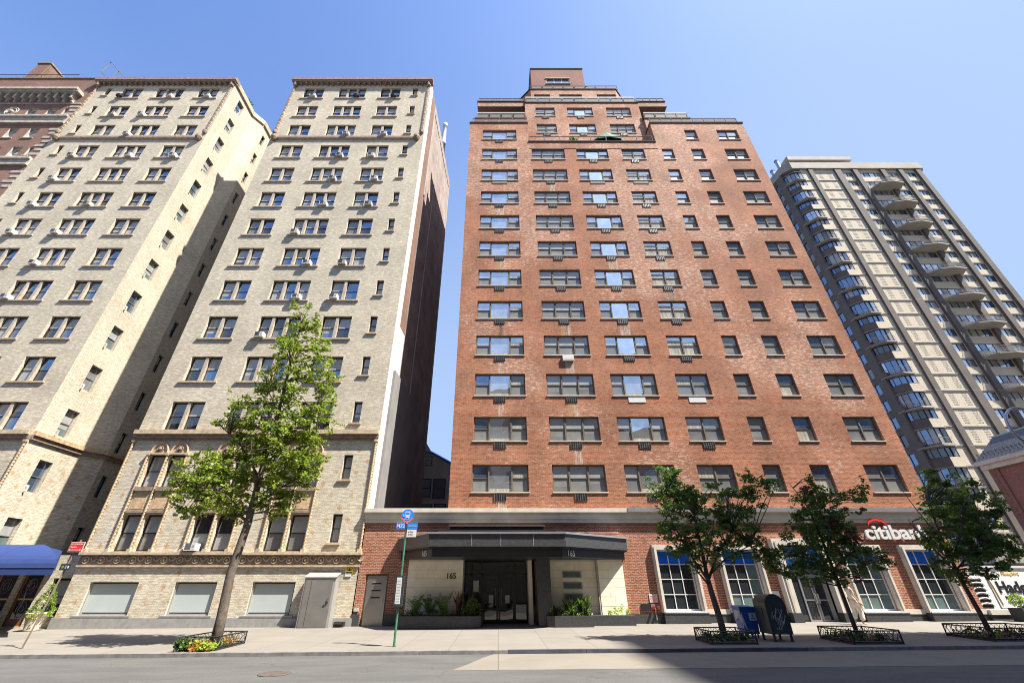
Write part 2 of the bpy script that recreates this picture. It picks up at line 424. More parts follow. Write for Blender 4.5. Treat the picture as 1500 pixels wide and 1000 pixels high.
M['asphalt'] = asphalt()
M['walk'] = slab_concrete('sidewalk_concrete', (.195, .176, .15), (.17, .155, .133), (.08, .07, .06), 1.55, 1.55)
M['pad'] = slab_concrete('roadway_concrete', (.185, .166, .134), (.17, .153, .124), (.05, .045, .04), 6.0, 20.0, .6)
M['curbm'] = plain('granite_kerb', (.16, .15, .145), .7, var=.3, scale=4)
M['curbsteel'] = plain('steel_kerb_face', (.10, .11, .14), .4, metal=.6, var=.3)

KY = 15.75                                   # kerb line
def rz(x, y): return gz(x, KY) - .095 + .006 * (KY - y) if y > 5 else gz(x, KY) - .095 + .006 * (KY - 5)
def struct(name, mb):
    o = bpy.data.objects.new(name, mb.mesh(name)); COL.objects.link(o); o['kind'] = 'structure'; WPOS[o.name] = Vector((0,0,0)); return o
xs = (-900, -60, 90, 900)
mb = MB()
for a, b in zip(xs, xs[1:]):                                   # ground far beyond, one sheet
    for c, d in ((-900, -40), (-40, 150), (150, 1500)):
        f = lambda x, y: (x, y, 0.0078 * max(-60, min(90, x)) - .36)
        mb.face([f(a, c), f(b, c), f(b, d), f(a, d)], 'asphalt')
struct('ground', mb)
mb = MB()
for a, b in ((-60, 90),):
    for c, d in ((-3.0, 5.0), (5.0, KY)):
        mb.face([(a, c, rz(a, c)), (b, c, rz(b, c)), (b, d, rz(b, d)), (a, d, rz(a, d))], 'asphalt')
struct('road', mb)
mb = MB()
def e(x, y): return (x, y, rz(x, y) + .004)
mb.face([e(-1.15, 12.85), e(90, 12.75), e(90, KY-.005), e(-.15, KY-.005), e(-.45, 15.0), e(-.75, 14.0)], 'pad')
struct('bus_lane_concrete', mb)
mb = MB()
mb.face([(-60, KY+.16, gz(-60, KY+.16)), (31, KY+.16, gz(31, KY+.16)), (31, 24.0, gz(31, 24)), (-60, 24.0, gz(-60, 24))], 'walk')
mb.face([(-60, 24.0, gz(-60, 24)), (31, 24.0, gz(31, 24)), (31, 90, gz(31, 24)), (-60, 90, gz(-60, 24))], 'walk')
struct('sidewalk', mb)
mb = MB()
for a, b, mt in ((-60, .3, 'curbm'), (.3, 9.5, 'curbsteel'), (9.5, 31, 'curbm')):
    x = a
    while x < b - .01:
        x2 = min(b, x + 2.4)
        P = [(x, KY), (x2-.01, KY), (x2-.01, KY+.16), (x, KY+.16)]
        mb.raw([(px_, py_, rz(px_, 15.7) - .05) for px_, py_ in P] + [(px_, py_, gz(px_, py_) + .003) for px_, py_ in P],
               [(4,5,6,7),(0,1,5,4),(1,2,6,5),(2,3,7,6),(3,0,4,7)], mt)
        x = x2
struct('kerb', mb)
mb = MB()
mb.face([(-60, -2.99, rz(-60,0)+.12), (90, -2.99, rz(90,0)+.12), (90, -7, rz(90,0)+.12), (-60, -7, rz(-60,0)+.12)], 'walk')
struct('far_sidewalk', mb)

def pxy(x, y, z):                           # where a point falls in the photo, only used to skip windows far outside the frame
    a = 1 + .58784 * (z - 1.6) / y
    return 730 + 706.436 * x / (y * a), 1394 / a - 536

# ---------------------------------------------------------------- shared pieces
def sill_mesh(w, mat, over=.12, proud=.09, th=.11, rec=.16):
    mb = MB(); mb.box(-over, -proud, -th, w+over, -.003, 0, mat); mb.box(.004, -.003, -.02, w-.004, rec, .004, mat); return mb.mesh('sill')
def ac_mesh(mat='offwhite', w=.58, h=.34, out=.30):
    mb = MB(); mb.box(0, -out, 0, w, .12, h, mat)
    for i in range(7): mb.box(.05, -out-.008, .05 + i*.045, w*.62, -out+.004, .065 + i*.045, 'black')
    for i in range(4): mb.box(w*.68, -out-.006, .08 + i*.06, w-.05, -out+.004, .10 + i*.06, 'grey_lt')
    mb.box(-.004, -out+.08, .1, .004, -.1, h-.08, 'grey_lt')
    mb.tube([(w*.5, -out+.05, .0), (w*.5, -.01, -.28)], .012, 'grey_lt', 5)
    mb.tube([(w*.5, -out+.05, .0), (w*.5, -.01, .0)], .012, 'grey_lt', 5)
    return mb.mesh('air_conditioner')
SM = {}
def cached(key, fn):
    if key not in SM: SM[key] = fn()
    return SM[key]
AC = {k: ac_mesh(m) for k, m in (('w', 'white'), ('o', 'offwhite'), ('d', 'black'))}

# ================================================================ the two tan brick apartment blocks
ROWT = [11.41 + 3.168 * k for k in range(12)]
def tan_block(mir, name, label, aclist, base_x):
    X0, X1 = -21.4, -7.05
    mx = (lambda a, b: (-49.0 - b, -49.0 - a)) if mir else (lambda a, b: (a, b))
    left, right = mx(X0, X1)
    root = thing(name, label, 'apartment building', (base_x, 24.0, -.2))
    F = Frame(0, 24, 1, 0)
    cols = [(-20.06, 2.02, 'two'), (-16.45, 2.75, 'three'), (-12.14, 2.0, 'two'), (-8.86, .50, 'one')]
    holes = []; wins = []
    for k, zt in enumerate(ROWT):
        for ci, (x, w, ty) in enumerate(cols):
            a, b = mx(x, x + w); h = 1.8 if ty != 'one' else 1.36
            holes.append((a, zt-h, b, zt)); wins.append((a, zt-h, w, h, ty, k, ci))
    groups = [(-20.05, -18.0), (-16.22, -14.07), (-12.27, -10.17)]
    for gi, (a, b) in enumerate(groups):
        m = (a+b)/2
        for (p, q) in ((a, m-.12), (m+.12, b)):
            p2, q2 = mx(p, q)
            for z0, z1 in ((3.15, 4.93), (6.35, 8.14)):
                holes.append((p2, z0, q2, z1)); wins.append((p2, z0, q2-p2, z1-z0, 'arc', -1 if z0 < 5 else -2, gi))
    for z0, z1 in ((3.56, 4.95), (6.75, 8.13)):
        a, b = mx(-8.88, -8.36); holes.append((a, z0, b, z1)); wins.append((a, z0, b-a, z1-z0, 'one', -3, 3))
    gw = [(-20.38, -17.95), (-16.12, -14.03), (-12.26, -10.12)]
    for a, b in gw:
        a, b = mx(a, b); holes.append((a, .38, b, 1.78)); wins.append((a, .38, b-a, 1.4, 'shop', -4, 0))
    mb = MB()
    F.wall(mb, left, right, -1.0, 47.45, holes, 'tan', .30)
    if mir:
        A = Frame(-27.6, 24, 0, 1); B = Frame(-27.6, 27.4, .75, 1.1); Cc = Frame(-26.85, 28.5, 0, 1)
        ah = []; ch = []
        for k in range(12):
            zt = 46.25 - 3.165*k; ah.append((1.2, zt-1.72, 2.05, zt)); ch.append((.45, zt-.35-1.45, .97, zt-.35))
        for zt in (8.17, 4.95): ah.append((1.2, zt-1.8, 2.05, zt)); ch.append((.45, zt-1.5, .97, zt-.1))
        A.wall(mb, 0, 3.4, -1, 47.45, ah, 'tan', .28); B.wall(mb, 0, math.hypot(.75, 1.1), -1, 47.45, [], 'tan')
        Cc.wall(mb, 0, 8.0, -1, 47.45, ch, 'tan', .28)
        mb.box(-26.85, 36.5, -1, -21.41, 36.8, 40, 'tan')
        mb.prism([(left+.3, 24.35), (-27.95, 24.35), (-27.95, 27.4), (-27.2, 28.5), (-27.2, 36.5), (left+.3, 36.5)], 46.6, 46.9, 'tar')
        mb.face([(left, 24, -1), (left, 24, 47.45), (left, 36.5, 47.45), (left, 36.5, -1)], 'tan')
    else:
        S = Frame(-7.05, 24, .62, 12.3); L = math.hypot(.62, 12.3)
        S.wall(mb, 0, .95, -1, 47.45, [], 'parge')
        S.wall(mb, .95, 2.35, 17.5, 47.45, [], 'brown_brick')
        S.wall(mb, .95, 2.35, -1, 17.5, [], 'parge')
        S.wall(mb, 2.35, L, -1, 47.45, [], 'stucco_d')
        mb.face([(-21.4, 24, -1), (-21.4, 24, 47.45), (-21.4, 36.5, 47.45), (-21.4, 36.5, -1)], 'tan')
        mb.prism([(-21.1, 24.35), (-7.35, 24.35), (-6.8, 36.2), (-21.1, 36.2)], 46.6, 46.9, 'tar')
        S.box(mb, .92, -.9, -.16, 8.3, 14.0, -.002, 'stucco_g')
        for u in (2.35, 5.4, L-.12): S.box(mb, u-.06, 14.1, -.05, u+.06, 46.0, -.002, 'limestone_d')
        S.box(mb, 2.4, 45.9, -.05, L-.2, 46.0, -.002, 'limestone_d')
        mb.box(-21.4, 36.5, -1, -6.43, 36.8, 47.3, 'dark_brick')
    part('wall', mb, root)
    # ornament
    mb = MB()
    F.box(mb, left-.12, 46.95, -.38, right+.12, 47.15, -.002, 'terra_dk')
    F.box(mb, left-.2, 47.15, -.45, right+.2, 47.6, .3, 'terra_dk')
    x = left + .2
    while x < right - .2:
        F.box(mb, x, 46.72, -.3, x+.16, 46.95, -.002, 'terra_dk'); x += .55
    if mir:
        for fr, l in ((A, 3.4), (B, 1.33), (Cc, 8)):
            fr.box(mb, 0, 47.0, -.16, l, 47.6, .25, 'terra')
    part('cornice', mb, root)
    mb = MB(); bx0, bx1 = mx(-20.97, -7.65)
    F.box(mb, bx0+.2, 37.68, -.16, bx1-.2, 37.95, -.002, 'terra_dk'); F.box(mb, bx0+.2, 37.6, -.08, bx1-.2, 37.68, -.002, 'terra')
    for x in (bx0, bx1):
        mb.lathe([(.02, 37.35), (.2, 37.45), (.3, 37.7), (.28, 37.95), (.12, 38.15), (.02, 38.2)], x, 23.85, 'terra_dk', 10)
        F.box(mb, x-.15, 37.5, -.1, x+.15, 38.0, 0, 'terra_dk')
    part('string_course', mb, root)
    for x in (left+.22, right-.22):          # pendant mouldings below the cornice at the corners
        mb = MB(); z = 46.6
        while z > 38.9:
            F.box(mb, x-.07, z-.16, -.12, x+.07, z, -.002, 'terra' if int(z*4) % 2 else 'terra_dk'); z -= .21
        mb.lathe([(.02, 38.3), (.16, 38.5), (.2, 38.75), (.1, 38.95), (.02, 39.0)], x, 23.9, 'terra_dk', 8)
        mb.lathe([(.02, 46.3), (.2, 46.5), (.24, 46.85), (.1, 46.95)], x, 23.85, 'terra_dk', 8)
        part('corner_moulding', mb, root)
    mb = MB()
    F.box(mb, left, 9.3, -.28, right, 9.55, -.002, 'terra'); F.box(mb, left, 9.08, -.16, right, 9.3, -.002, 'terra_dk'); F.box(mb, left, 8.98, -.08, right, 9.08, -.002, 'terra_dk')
    if mir:
        for fr, l in ((A, 3.4), (B, 1.33), (Cc, 8)):
            fr.box(mb, 0, 9.3, -.22, l, 9.55, -.002, 'terra_or'); fr.box(mb, 0, 9.05, -.12, l, 9.3, -.002, 'terra_dk')
    part('lower_cornice', mb, root)
    mb = MB()
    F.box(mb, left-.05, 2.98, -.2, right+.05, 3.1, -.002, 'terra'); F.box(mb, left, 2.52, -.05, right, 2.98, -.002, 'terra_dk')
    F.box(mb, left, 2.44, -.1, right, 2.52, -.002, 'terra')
    x = left + .35
    while x < right - .2:                       # medallions and swags of the frieze
        pts = [(x + .15*math.cos(a), 23.93, 2.75 + .15*math.sin(a)) for a in [i*math.pi/5 for i in range(11)]]
        mb.tube(pts, .035, 'terra', 5, False); mb.lathe([(.0, 2.68), (.06, 2.7), (.07, 2.75), (.06, 2.8), (0, 2.82)], x, 23.93, 'terra_or', 6)
        pts = [(x + .22 + .09*i, 23.93, 2.86 - .16*math.sin(math.pi*i/4)) for i in range(5)]
        mb.tube(pts, .03, 'terra', 5, False)
        x += .8
    part('frieze', mb, root)
    mb = MB(); F.box(mb, left-.03, -1.0, -.10, right+.03, .27, -.002, 'granite_g'); F.box(mb, left-.03, .27, -.07, right+.03, .30, -.002, 'granite_g'); part('base_course', mb, root)
    # rope colonnettes
    def rope(x, z0, z1, d=-.07, r=.075):
        mb = MB(); z = z0; i = 0
        while z < z1 - .05:
            s = 8; vs = []; fs = []
            for k in range(s):
                a = 2*math.pi*k/s; cx_, cy_ = math.cos(a), math.sin(a)
                tilt = cx_ * .075
                vs.append((x + cx_*r, 24 + d + cy_*r, z + tilt)); vs.append((x + cx_*r*.55, 24+d+cy_*r*.55, z + .085 + tilt)); vs.append((x + cx_*r*.55, 24+d+cy_*r*.55, z - .085 + tilt))
            for k in range(s):
                k2 = (k+1) % s
                fs += [(3*k, 3*k2, 3*k2+1, 3*k+1), (3*k+2, 3*k2+2, 3*k2, 3*k)]
            mb.raw(vs, fs, 'terra_or' if i % 4 else 'terra'); z += .165; i += 1
        mb.box(x-.09, 24+d-.09, z1-.12, x+.09, 23.998, z1, 'terra'); mb.box(x-.1, 24+d-.1, z0-.1, x+.1, 23.998, z0+.06, 'terra')
        part('rope_colonnette', mb, root)
    for a, b in groups:
        m = (a+b)/2
        for q in (a-.1, m, b+.1):
            q2 = mx(q, q)[0]
            if pxy(q2, 24, 5)[0] > -10: rope(q2, 3.2, 8.2)
        # panels between the two storeys
        for (p, q) in ((a, m-.12), (m+.12, b)):
            p2, q2 = mx(p, q)
            if pxy(q2, 24, 5)[0] < -10: continue
            mb = MB(); F.box(mb, p2, 5.03, -.02, q2, 6.12, -.002, 'terra'); F.box(mb, p2+.12, 5.2, -.035, q2-.12, 5.9, -.018, 'terra_or')
            F.box(mb, p2-.02, 6.12, -.14, q2+.02, 6.34, -.002, 'terra_dk'); F.box(mb, p2-.02, 5.0, -.1, q2+.02, 5.12, -.002, 'terra_dk')
            F.box(mb, p2-.02, 4.94, -.05, q2+.02, 5.0, -.002, 'terra')
            part('spandrel_panel', mb, root)
            mb = MB(); c = (p2+q2)/2; rr = (q2-p2)/2 + .03
            n = 14; P = [(c + rr*math.cos(math.pi*i/n), 8.2 + .62*math.sin(math.pi*i/n)) for i in range(n+1)]
            mb.raw([(x, 23.98, z) for x, z in P] + [(x, 24.0, z) for x, z in P], [tuple(range(n, -1, -1))] + [(i, i+1, i+n+2, i+n+1) for i in range(n)], 'terra')
            mb.tube([(x, 23.96, z) for x, z in P], .06, 'terra_or', 6)
            F.box(mb, p2-.05, 8.14, -.1, q2+.05, 8.22, -.002, 'terra')
            mb.tube([(c + .17*math.cos(t*math.pi/5), 23.95, 8.45 + .17*math.sin(t*math.pi/5)) for t in range(11)], .035, 'terra_dk', 5, False)
            mb.lathe([(0, 8.36), (.1, 8.4), (.12, 8.47), (.07, 8.55), (0, 8.58)], c, 23.96, 'terra_dk', 7)
            part('arched_tympanum', mb, root)
    rope(mx(X0+.08, X0+.08)[0], .35 if mir else 3.2, 9.0); rope(mx(X1-.1, X1-.1)[0], 3.2, 9.0) if not mir else None
    # windows
    n = 0
    for (x, z, w, h, ty, k, ci) in wins:
        pxx, pyy = pxy(x + w, 24, z)
        if pxx < -15: continue
        sd = (k*7 + ci*3 + (11 if mir else 0)) % 6
        low = k in (0,) or ty == 'arc'
        gm = ('g_blue', 'g_blue', 'g_dark') if k > 2 else ('g_blue', 'g_dark', 'g_shade') if k >= 0 else ('g_shade', 'g_blind', 'g_dark')
        key = ('tb', ty, sd, k > 2, low, round(w, 2), round(h, 2))
        if ty == 'shop':
            def mk():
                mb = MB(); mb.box(.003, .1, .003, .07, .2, h-.003, 'grey_lt'); mb.box(w-.07, .1, .003, w-.003, .2, h-.003, 'bframe'); mb.box(.07, .1, .003, w-.07, .2, .06, 'grey_lt'); mb.box(.07, .1, h-.07, w-.07, .2, h-.003, 'bframe')
                mb.box(.07, .17, .06, w-.07, .175, .12, 'g_dark'); mb.box(.07, .165, .12, w-.07, .17, h-.07, 'frost'); return mb.mesh('window')
            me = cached(key, mk)
        else:
            cl = {'two': [(1,'d')]*2, 'three': [(1,'d')]*3, 'one': [(1,'d')], 'arc': [(1,'d')]}[ty]
            me = cached(key, lambda: window_mesh(w, h, cl, 'bframe', 'mull', .2, .2, .04, gm, sd + (20 if low else 0), .05, .75 if ty == 'arc' else .5 if k > 0 else .9))
        o = inst('window', me, root, (x, 24, z))
        if ty != 'arc' or k == -1:
            th = .1 if ty != 'shop' else .07
            inst('sill', cached(('sill', round(w, 2), ty), lambda: sill_mesh(w, 'terra' if ty != 'shop' else 'granite_g', .2 if ty != 'one' else .12, .1, th, .19)), o, (x, 24, z))
        if (k, ci) in aclist and ty not in ('arc', 'shop', 'one'):
            fr, kind = aclist[(k, ci)]
            inst('air_conditioner', AC[kind], o, (x + fr*(w - .62), 24, z + .02))
        if ty == 'arc' and k == -1 and ci == 1 and not mir and x < -15.3:
            inst('air_conditioner', AC['w'], o, (x + .1, 24, z + .02))
    if mir:
        for fr, hs, acs in ((A, ah, (3, 5, 6, 7, 8, 9, 10, 11, 12)), (Cc, ch, ())):
            for i, (u0, z0, u1, z1) in enumerate(hs):
                x, y, _ = fr.p(u0, z0)
                me = cached(('ct', round(u1-u0, 2), round(z1-z0, 2), i % 4), lambda: window_mesh(u1-u0, z1-z0, [(1, 'd')], 'gframe' if fr is A else 'bframe', None, .08, .2, .04, ('g_shade', 'g_shopg', 'g_blue'), i % 4, 0, .3))
                o = inst('window', me, root, (x, y, z0), fr.rot)
                inst('sill', cached(('sill', 'ct', round(u1-u0, 2)), lambda: sill_mesh(u1-u0, 'terra_or', .1, .07, .08, .19)), o, (x, y, z0), fr.rot)
                if i in acs:
                    p = fr.p(u0 + .1, z0 + .02); inst('air_conditioner', AC['o' if i % 2 else 'w'], o, p, fr.rot)
    else:
        mb = MB(); mb.box(-7.5, 33.0, 46.9, -6.75, 34.2, 48.3, 'brown_brick'); mb.box(-7.55, 32.95, 48.3, -6.7, 34.25, 48.4, 'terra_dk'); part('rooftop_bulkhead', mb, root)
        mb = MB(); mb.lathe([(.27, 48.4), (.27, 50.9), (.34, 50.95), (.34, 51.1), (.27, 51.15), (.27, 54.6), (.33, 54.65), (.33, 55.2)], -7.15, 33.5, 'pipe', 14); part('flue', mb, root, True)
        mb = MB(); mb.tube([(-7.6, 24.3, 47.5), (-7.6, 24.3, 48.5)], .05, 'stone_dk', 6); part('vent_pipe', mb, root)
    return root
ac2 = {(11,0):(.62,'w'),(11,1):(.8,'d'),(11,2):(.85,'d'),(9,1):(.85,'w'),(9,2):(.75,'w'),(8,1):(.85,'o'),(8,2):(.25,'w'),(7,1):(.85,'o'),(7,2):(.8,'w'),
       (6,1):(.8,'w'),(6,2):(.8,'o'),(5,1):(.05,'w'),(4,1):(.85,'w'),(4,2):(.1,'o'),(3,1):(.85,'w'),(3,2):(.1,'w'),(2,1):(.05,'w'),(1,2):(.9,'o')}
ac1 = {(11,2):(.0,'d'),(11,1):(.7,'w'),(11,0):(.7,'w'),(10,2):(.5,'o'),(10,1):(.0,'w'),(9,1):(.0,'w'),(8,2):(.0,'o'),(8,1):(.75,'w'),(7,2):(.0,'w'),
       (6,2):(.0,'w'),(6,1):(.5,'o'),(5,2):(.1,'w'),(5,1):(.05,'w'),(4,1):(.1,'w'),(3,1):(.0,'w'),(8,0):(.9,'w')}
B2 = tan_block(False, 'apartment_building', 'tan brick apartment block with white rooftop flue, grey entry box at its foot', ac2, -14.2)
B1 = tan_block(True, 'apartment_building', 'tan brick apartment block above the blue awning, its side wall facing the narrow court', ac1, -34.8)

# entrance pavilion at the foot of the court
root = thing('entrance_pavilion', 'one-storey entrance with wooden glazed doors between the two tan blocks', 'entrance', (-24.5, 24.6, -.2))
mb = MB(); F = Frame(0, 24.5, 1, 0)
F.wall(mb, -27.58, -21.42, -.6, 3.0, [(-26.8, -.17, -24.6, 2.35), (-24.35, -.1, -23.3, 2.3), (-22.75, .35, -21.75, 1.95)], 'tan', .3)
mb.box(-27.58, 24.85, 2.9, -21.42, 27.5, 3.0, 'tar'); part('wall', mb, root)
mb = MB()
for x0, x1 in ((-26.8, -25.72), (-25.68, -24.6), (-24.35, -23.3)):
    mb.box(x0, 24.62, -.17, x0+.14, 24.72, 2.32, 'wood'); mb.box(x1-.14, 24.62, -.17, x1, 24.72, 2.32, 'wood'); mb.box(x0+.14, 24.62, -.17, x1-.14, 24.72, .2, 'wood'); mb.box(x0+.14, 24.62, 2.15, x1-.14, 24.72, 2.32, 'wood')
    mb.box(x0+.14, 24.66, .2, x1-.14, 24.68, 2.15, 'g_dark')
    mb.box(x0+.14, 24.63, 1.0, x1-.14, 24.7, 1.07, 'lamp_y')
    cx_ = (x0+x1)/2
    for zc in (.6, 1.6):
        for rr_ in (.12, .24):
            mb.tube([(cx_+rr_*math.cos(i*math.pi/6), 24.64, zc+rr_*1.4*math.sin(i*math.pi/6)) for i in range(13)], .012, 'grey_lt', 4, False)
part('door', mb, root)
o = inst('window', window_mesh(1.0, 1.6, [(1,'d')], 'bframe', None, .08, .15, .05, ('g_dark',), 3, 0, .9), root, (-22.75, 24.5, .35))

# ================================================================ brown brick block far left
root = thing('apartment_building', 'dark red-brown brick apartment block with bracketed cornice and pale quoins, far left', 'apartment building', (-52, 24, -.3))
mb = MB(); F = Frame(0, 24, 1, 0); holes = []
for zt in (42.72, 39.38, 36.56, 32.6):
    for x in (-44.78, -46.75, -49.65, -51.6, -53.6, -55.6): holes.append((x, zt-1.5, x+.95, zt))
    if zt in (42.72, 36.56): holes.append((-43.2, zt-1.3, -42.75, zt-.05))
for x in (-44.74, -46.72, -49.55, -51.6, -53.6, -55.6): holes.append((x, 44.9+.35, x+.86, 46.05))
F.wall(mb, -64, -41.93, -1, 48.1, holes, 'brown_brick', .35, 'stone_dk')
mb.face([(-41.93, 24, 47.4), (-41.93, 38, 47.4), (-41.93, 38, 48.1), (-41.93, 24, 48.1)], 'brown_brick')
mb.box(-64, 24.35, 47.2, -41.95, 38, 47.3, 'tar'); mb.box(-64.1, 23.9, 48.1, -41.9, 24.3, 48.25, 'terra_dk'); part('wall', mb, root)
for a, b, c, d in holes:
    if pxy(c, 24, b)[0] < -5: continue
    o = inst('window', cached(('b0', round(c-a, 2), round(d-b, 2), int(b) % 3), lambda: window_mesh(c-a, d-b, [(1,'d')], 'white', None, .08, .22, .05, ('g_bright', 'g_blue'), int(b) % 3, 0, .4)), root, (a, 24, b))
    inst('sill', cached(('b0s', round(c-a, 2)), lambda: sill_mesh(c-a, 'stone_dk', .08, .08, .08, .2)), o, (a, 24, b))
mb = MB()
F.box(mb, -64, 44.9, -.75, -42.6, 45.2, -.002, 'stone_dk'); F.box(mb, -64, 44.7, -.6, -42.5, 44.9, -.002, 'stone_dk')
x = -42.9
while x > -58: F.box(mb, x-.22, 43.9, -.45, x, 44.7, -.002, 'stone_dk'); F.box(mb, x-.2, 43.6, -.2, x-.02, 43.9, -.002, 'stone_dk'); x -= .82
F.box(mb, -64, 43.35, -.08, -42.0, 43.5, -.002, 'stone_dk')
part('cornice', mb, root)
mb = MB()
for z0, z1 in ((40.05, 41.2), (33.85, 34.8)):
    F.box(mb, -64, z1-.25, -.3, -41.95, z1, -.002, 'stone_dk'); F.box(mb, -64, z0+.2, -.14, -41.95, z1-.25, -.002, 'stone_dk'); F.box(mb, -64, z0, -.2, -41.95, z0+.2, -.002, 'stone_dk')
part('string_course', mb, root)
z = 31.0; i = 0
while z < 43.2:
    if not (33.4 < z < 34.8 or 39.6 < z < 41.2): mb = MB(); F.box(mb, -42.9 if i % 2 else -42.6, z, -.04, -41.95, z+.3, -.002, 'stone_dk'); part('quoin', mb, root)
    z += .62; i += 1
mb = MB(); cx_, zc = -48.2, 42.1
for rr_ in (.62, .45): mb.tube([(cx_+rr_*math.cos(i*math.pi/9), 23.95, zc+rr_*math.sin(i*math.pi/9)) for i in range(19)], .05, 'stone_dk', 5, False)
mb.lathe([(0, zc-.25), (.2, zc-.1), (.22, zc+.1), (0, zc+.25)], cx_, 23.97, 'stone_dk', 8); part('medallion', mb, root)
mb = MB(); mb.box(-55.9, 26.5, 47.3, -54.4, 30.5, 56.3, 'brown_brick'); mb.box(-56, 26.4, 56.3, -54.3, 30.6, 56.5, 'terra_dk'); part('rooftop_bulkhead', mb, root)
mb = MB()
mb.tube([(-58, 24.15, 49.2), (-45.2, 24.15, 49.2)], .03, 'black', 5)
for i in range(14): mb.tube([(-45.2 - i*.98, 24.15, 48.25), (-45.2 - i*.98, 24.15, 49.2)], .025, 'black', 5)
part('rooftop_railing', mb, root)
mb = MB(); mb.prism([(-44.6, 24.4), (-42.1, 24.4), (-42.1, 28), (-44.6, 28)], 47.3, 49.2, 'brown_brick'); part('rooftop_parapet', mb, root)

# ================================================================ red brick tower block with ground floor bank
root = thing('apartment_building', 'orange-red brick high-rise with stepped terraces, above the black lobby canopy', 'apartment building', (10.4, 24, 0))
RED = root
F = Frame(0, 24, 1, 0)
RC = [(-1.48, 3.18, 'A'), (3.05, 3.0, 'B'), (7.14, 2.86, 'C'), (11.28, 2.07, 'D'), (15.0, 1.02, 'E'), (17.7, 1.1, 'E2'), (20.76, 1.96, 'G')]
STY = {'A': [(1,'s'),(1.45,'p'),(1,'s')], 'B': [(1,'s'),(1.12,'s'),(1,'s')], 'C': [(1,'s'),(1.5,'m'),(1,'s')], 'D': [(1,'s'),(1,'s')], 'E': [(1,'s')], 'E2': [(1,'s')], 'G': [(1,'s'),(1,'s')]}
def red_win_mesh(w, h, ty, sd, lowrow):
    rr = random.Random(sd*13+ord(ty[0])); mb = MB(); cols = STY[ty]; fw, mw, rec, e_ = .04, .075, .13, .003; fr = 'bronze'
    mb.box(e_, rec, e_, w-e_, rec+.09, fw, fr); mb.box(e_, rec, h-fw-.02, w-e_, rec+.09, h-e_, fr); mb.box(e_, rec, fw, fw, rec+.09, h-fw-.02, fr); mb.box(w-fw, rec, fw, w-e_, rec+.09, h-fw-.02, fr)
    tot = sum(c[0] for c in cols); inner = w-2*fw-(len(cols)-1)*mw; x = fw; z0, z1 = fw, h-fw-.02
    for i, (cw, st) in enumerate(cols):
        ww = inner*cw/tot
        if i < len(cols)-1: mb.box(x+ww, rec-.02, z0, x+ww+mw, rec+.085, z1, fr)
        if st == 's':
            zm = z0+(z1-z0)*(.5+.02*rr.random()); sf = .03
            up = rr.choice(('g_bright', 'g_bright', 'g_blind', 'g_blind', 'g_blue')) if not lowrow else rr.choice(('g_shade', 'g_blue', 'g_blind', 'g_blind'))
            if ty in 'CD' and not lowrow: up = 'g_bright'
            lo = rr.choice(('g_screen', 'g_screen', 'g_shade', 'g_cream')) if ty != 'D' or lowrow else rr.choice(('g_cream', 'g_cream', 'g_screen'))
            for a, b, yy, gm in ((zm, z1, rec+.03, up), (z0, zm+.03, rec+.055, lo)):
                mb.box(x, yy-.02, a, x+ww, yy+.02, a+sf, fr); mb.box(x, yy-.02, b-sf, x+ww, yy+.02, b, fr); mb.box(x, yy-.02, a+sf, x+sf, yy+.02, b-sf, fr); mb.box(x+ww-sf, yy-.02, a+sf, x+ww, yy+.02, b-sf, fr)
                c = a+sf+(b-a-2*sf)*rr.choice((0, 0, .35, .6))
                if c > a+sf+.02 and rr.random() < .6:
                    mb.face([(x+sf,yy,a+sf),(x+ww-sf,yy,a+sf),(x+ww-sf,yy,c),(x+sf,yy,c)], 'g_cream' if rr.random() < .5 else 'g_shade')
                    mb.face([(x+sf,yy,c),(x+ww-sf,yy,c),(x+ww-sf,yy,b-sf),(x+sf,yy,b-sf)], gm)
                else: mb.face([(x+sf,yy,a+sf),(x+ww-sf,yy,a+sf),(x+ww-sf,yy,b-sf),(x+sf,yy,b-sf)], gm)
        else:
            gm = 'g_mirror' if st == 'm' and not lowrow else ('g_bright' if st == 'm' else rr.choice(('g_blind', 'g_blind', 'g_bright', 'g_bright')))
            yy = rec+.05; f = rr.choice((0, 0, .12, .2)); c = z0+(z1-z0)*f
            if f: mb.face([(x,yy,z0),(x+ww,yy,z0),(x+ww,yy,c),(x,yy,c)], 'g_cream')
            mb.face([(x,yy,c),(x+ww,yy,c),(x+ww,yy,z1),(x,yy,z1)], gm)
        x += ww+mw
    return mb.mesh('window')
def grille():
    mb = MB(); mb.box(0, -.04, 0, .66, -.003, .36, 'black')
    for i in range(6): mb.box(i*.128, -.06, .0, i*.128+.02, -.041, .36, 'railm')
    return mb.mesh('grille')
GR = grille()
def coverp(): mb = MB(); mb.box(0, -.03, 0, 1.05, -.003, .38, 'white'); return mb.mesh('grille_cover')
CV = coverp()
def acw(): mb = MB(); mb.box(0, -.16, 0, .72, -.003, .4, 'white'); mb.box(.04, -.165, .05, .68, -.161, .08, 'grey_lt'); return mb.mesh('air_conditioner')
AW = acw()
def spandrel(): mb = MB(); mb.box(0, -.03, 0, 1.3, -.003, .38, 'bronze'); mb.box(.05, -.036, .04, 1.25, -.031, .34, 'grey_door'); return mb.mesh('grille')
SP = spandrel()
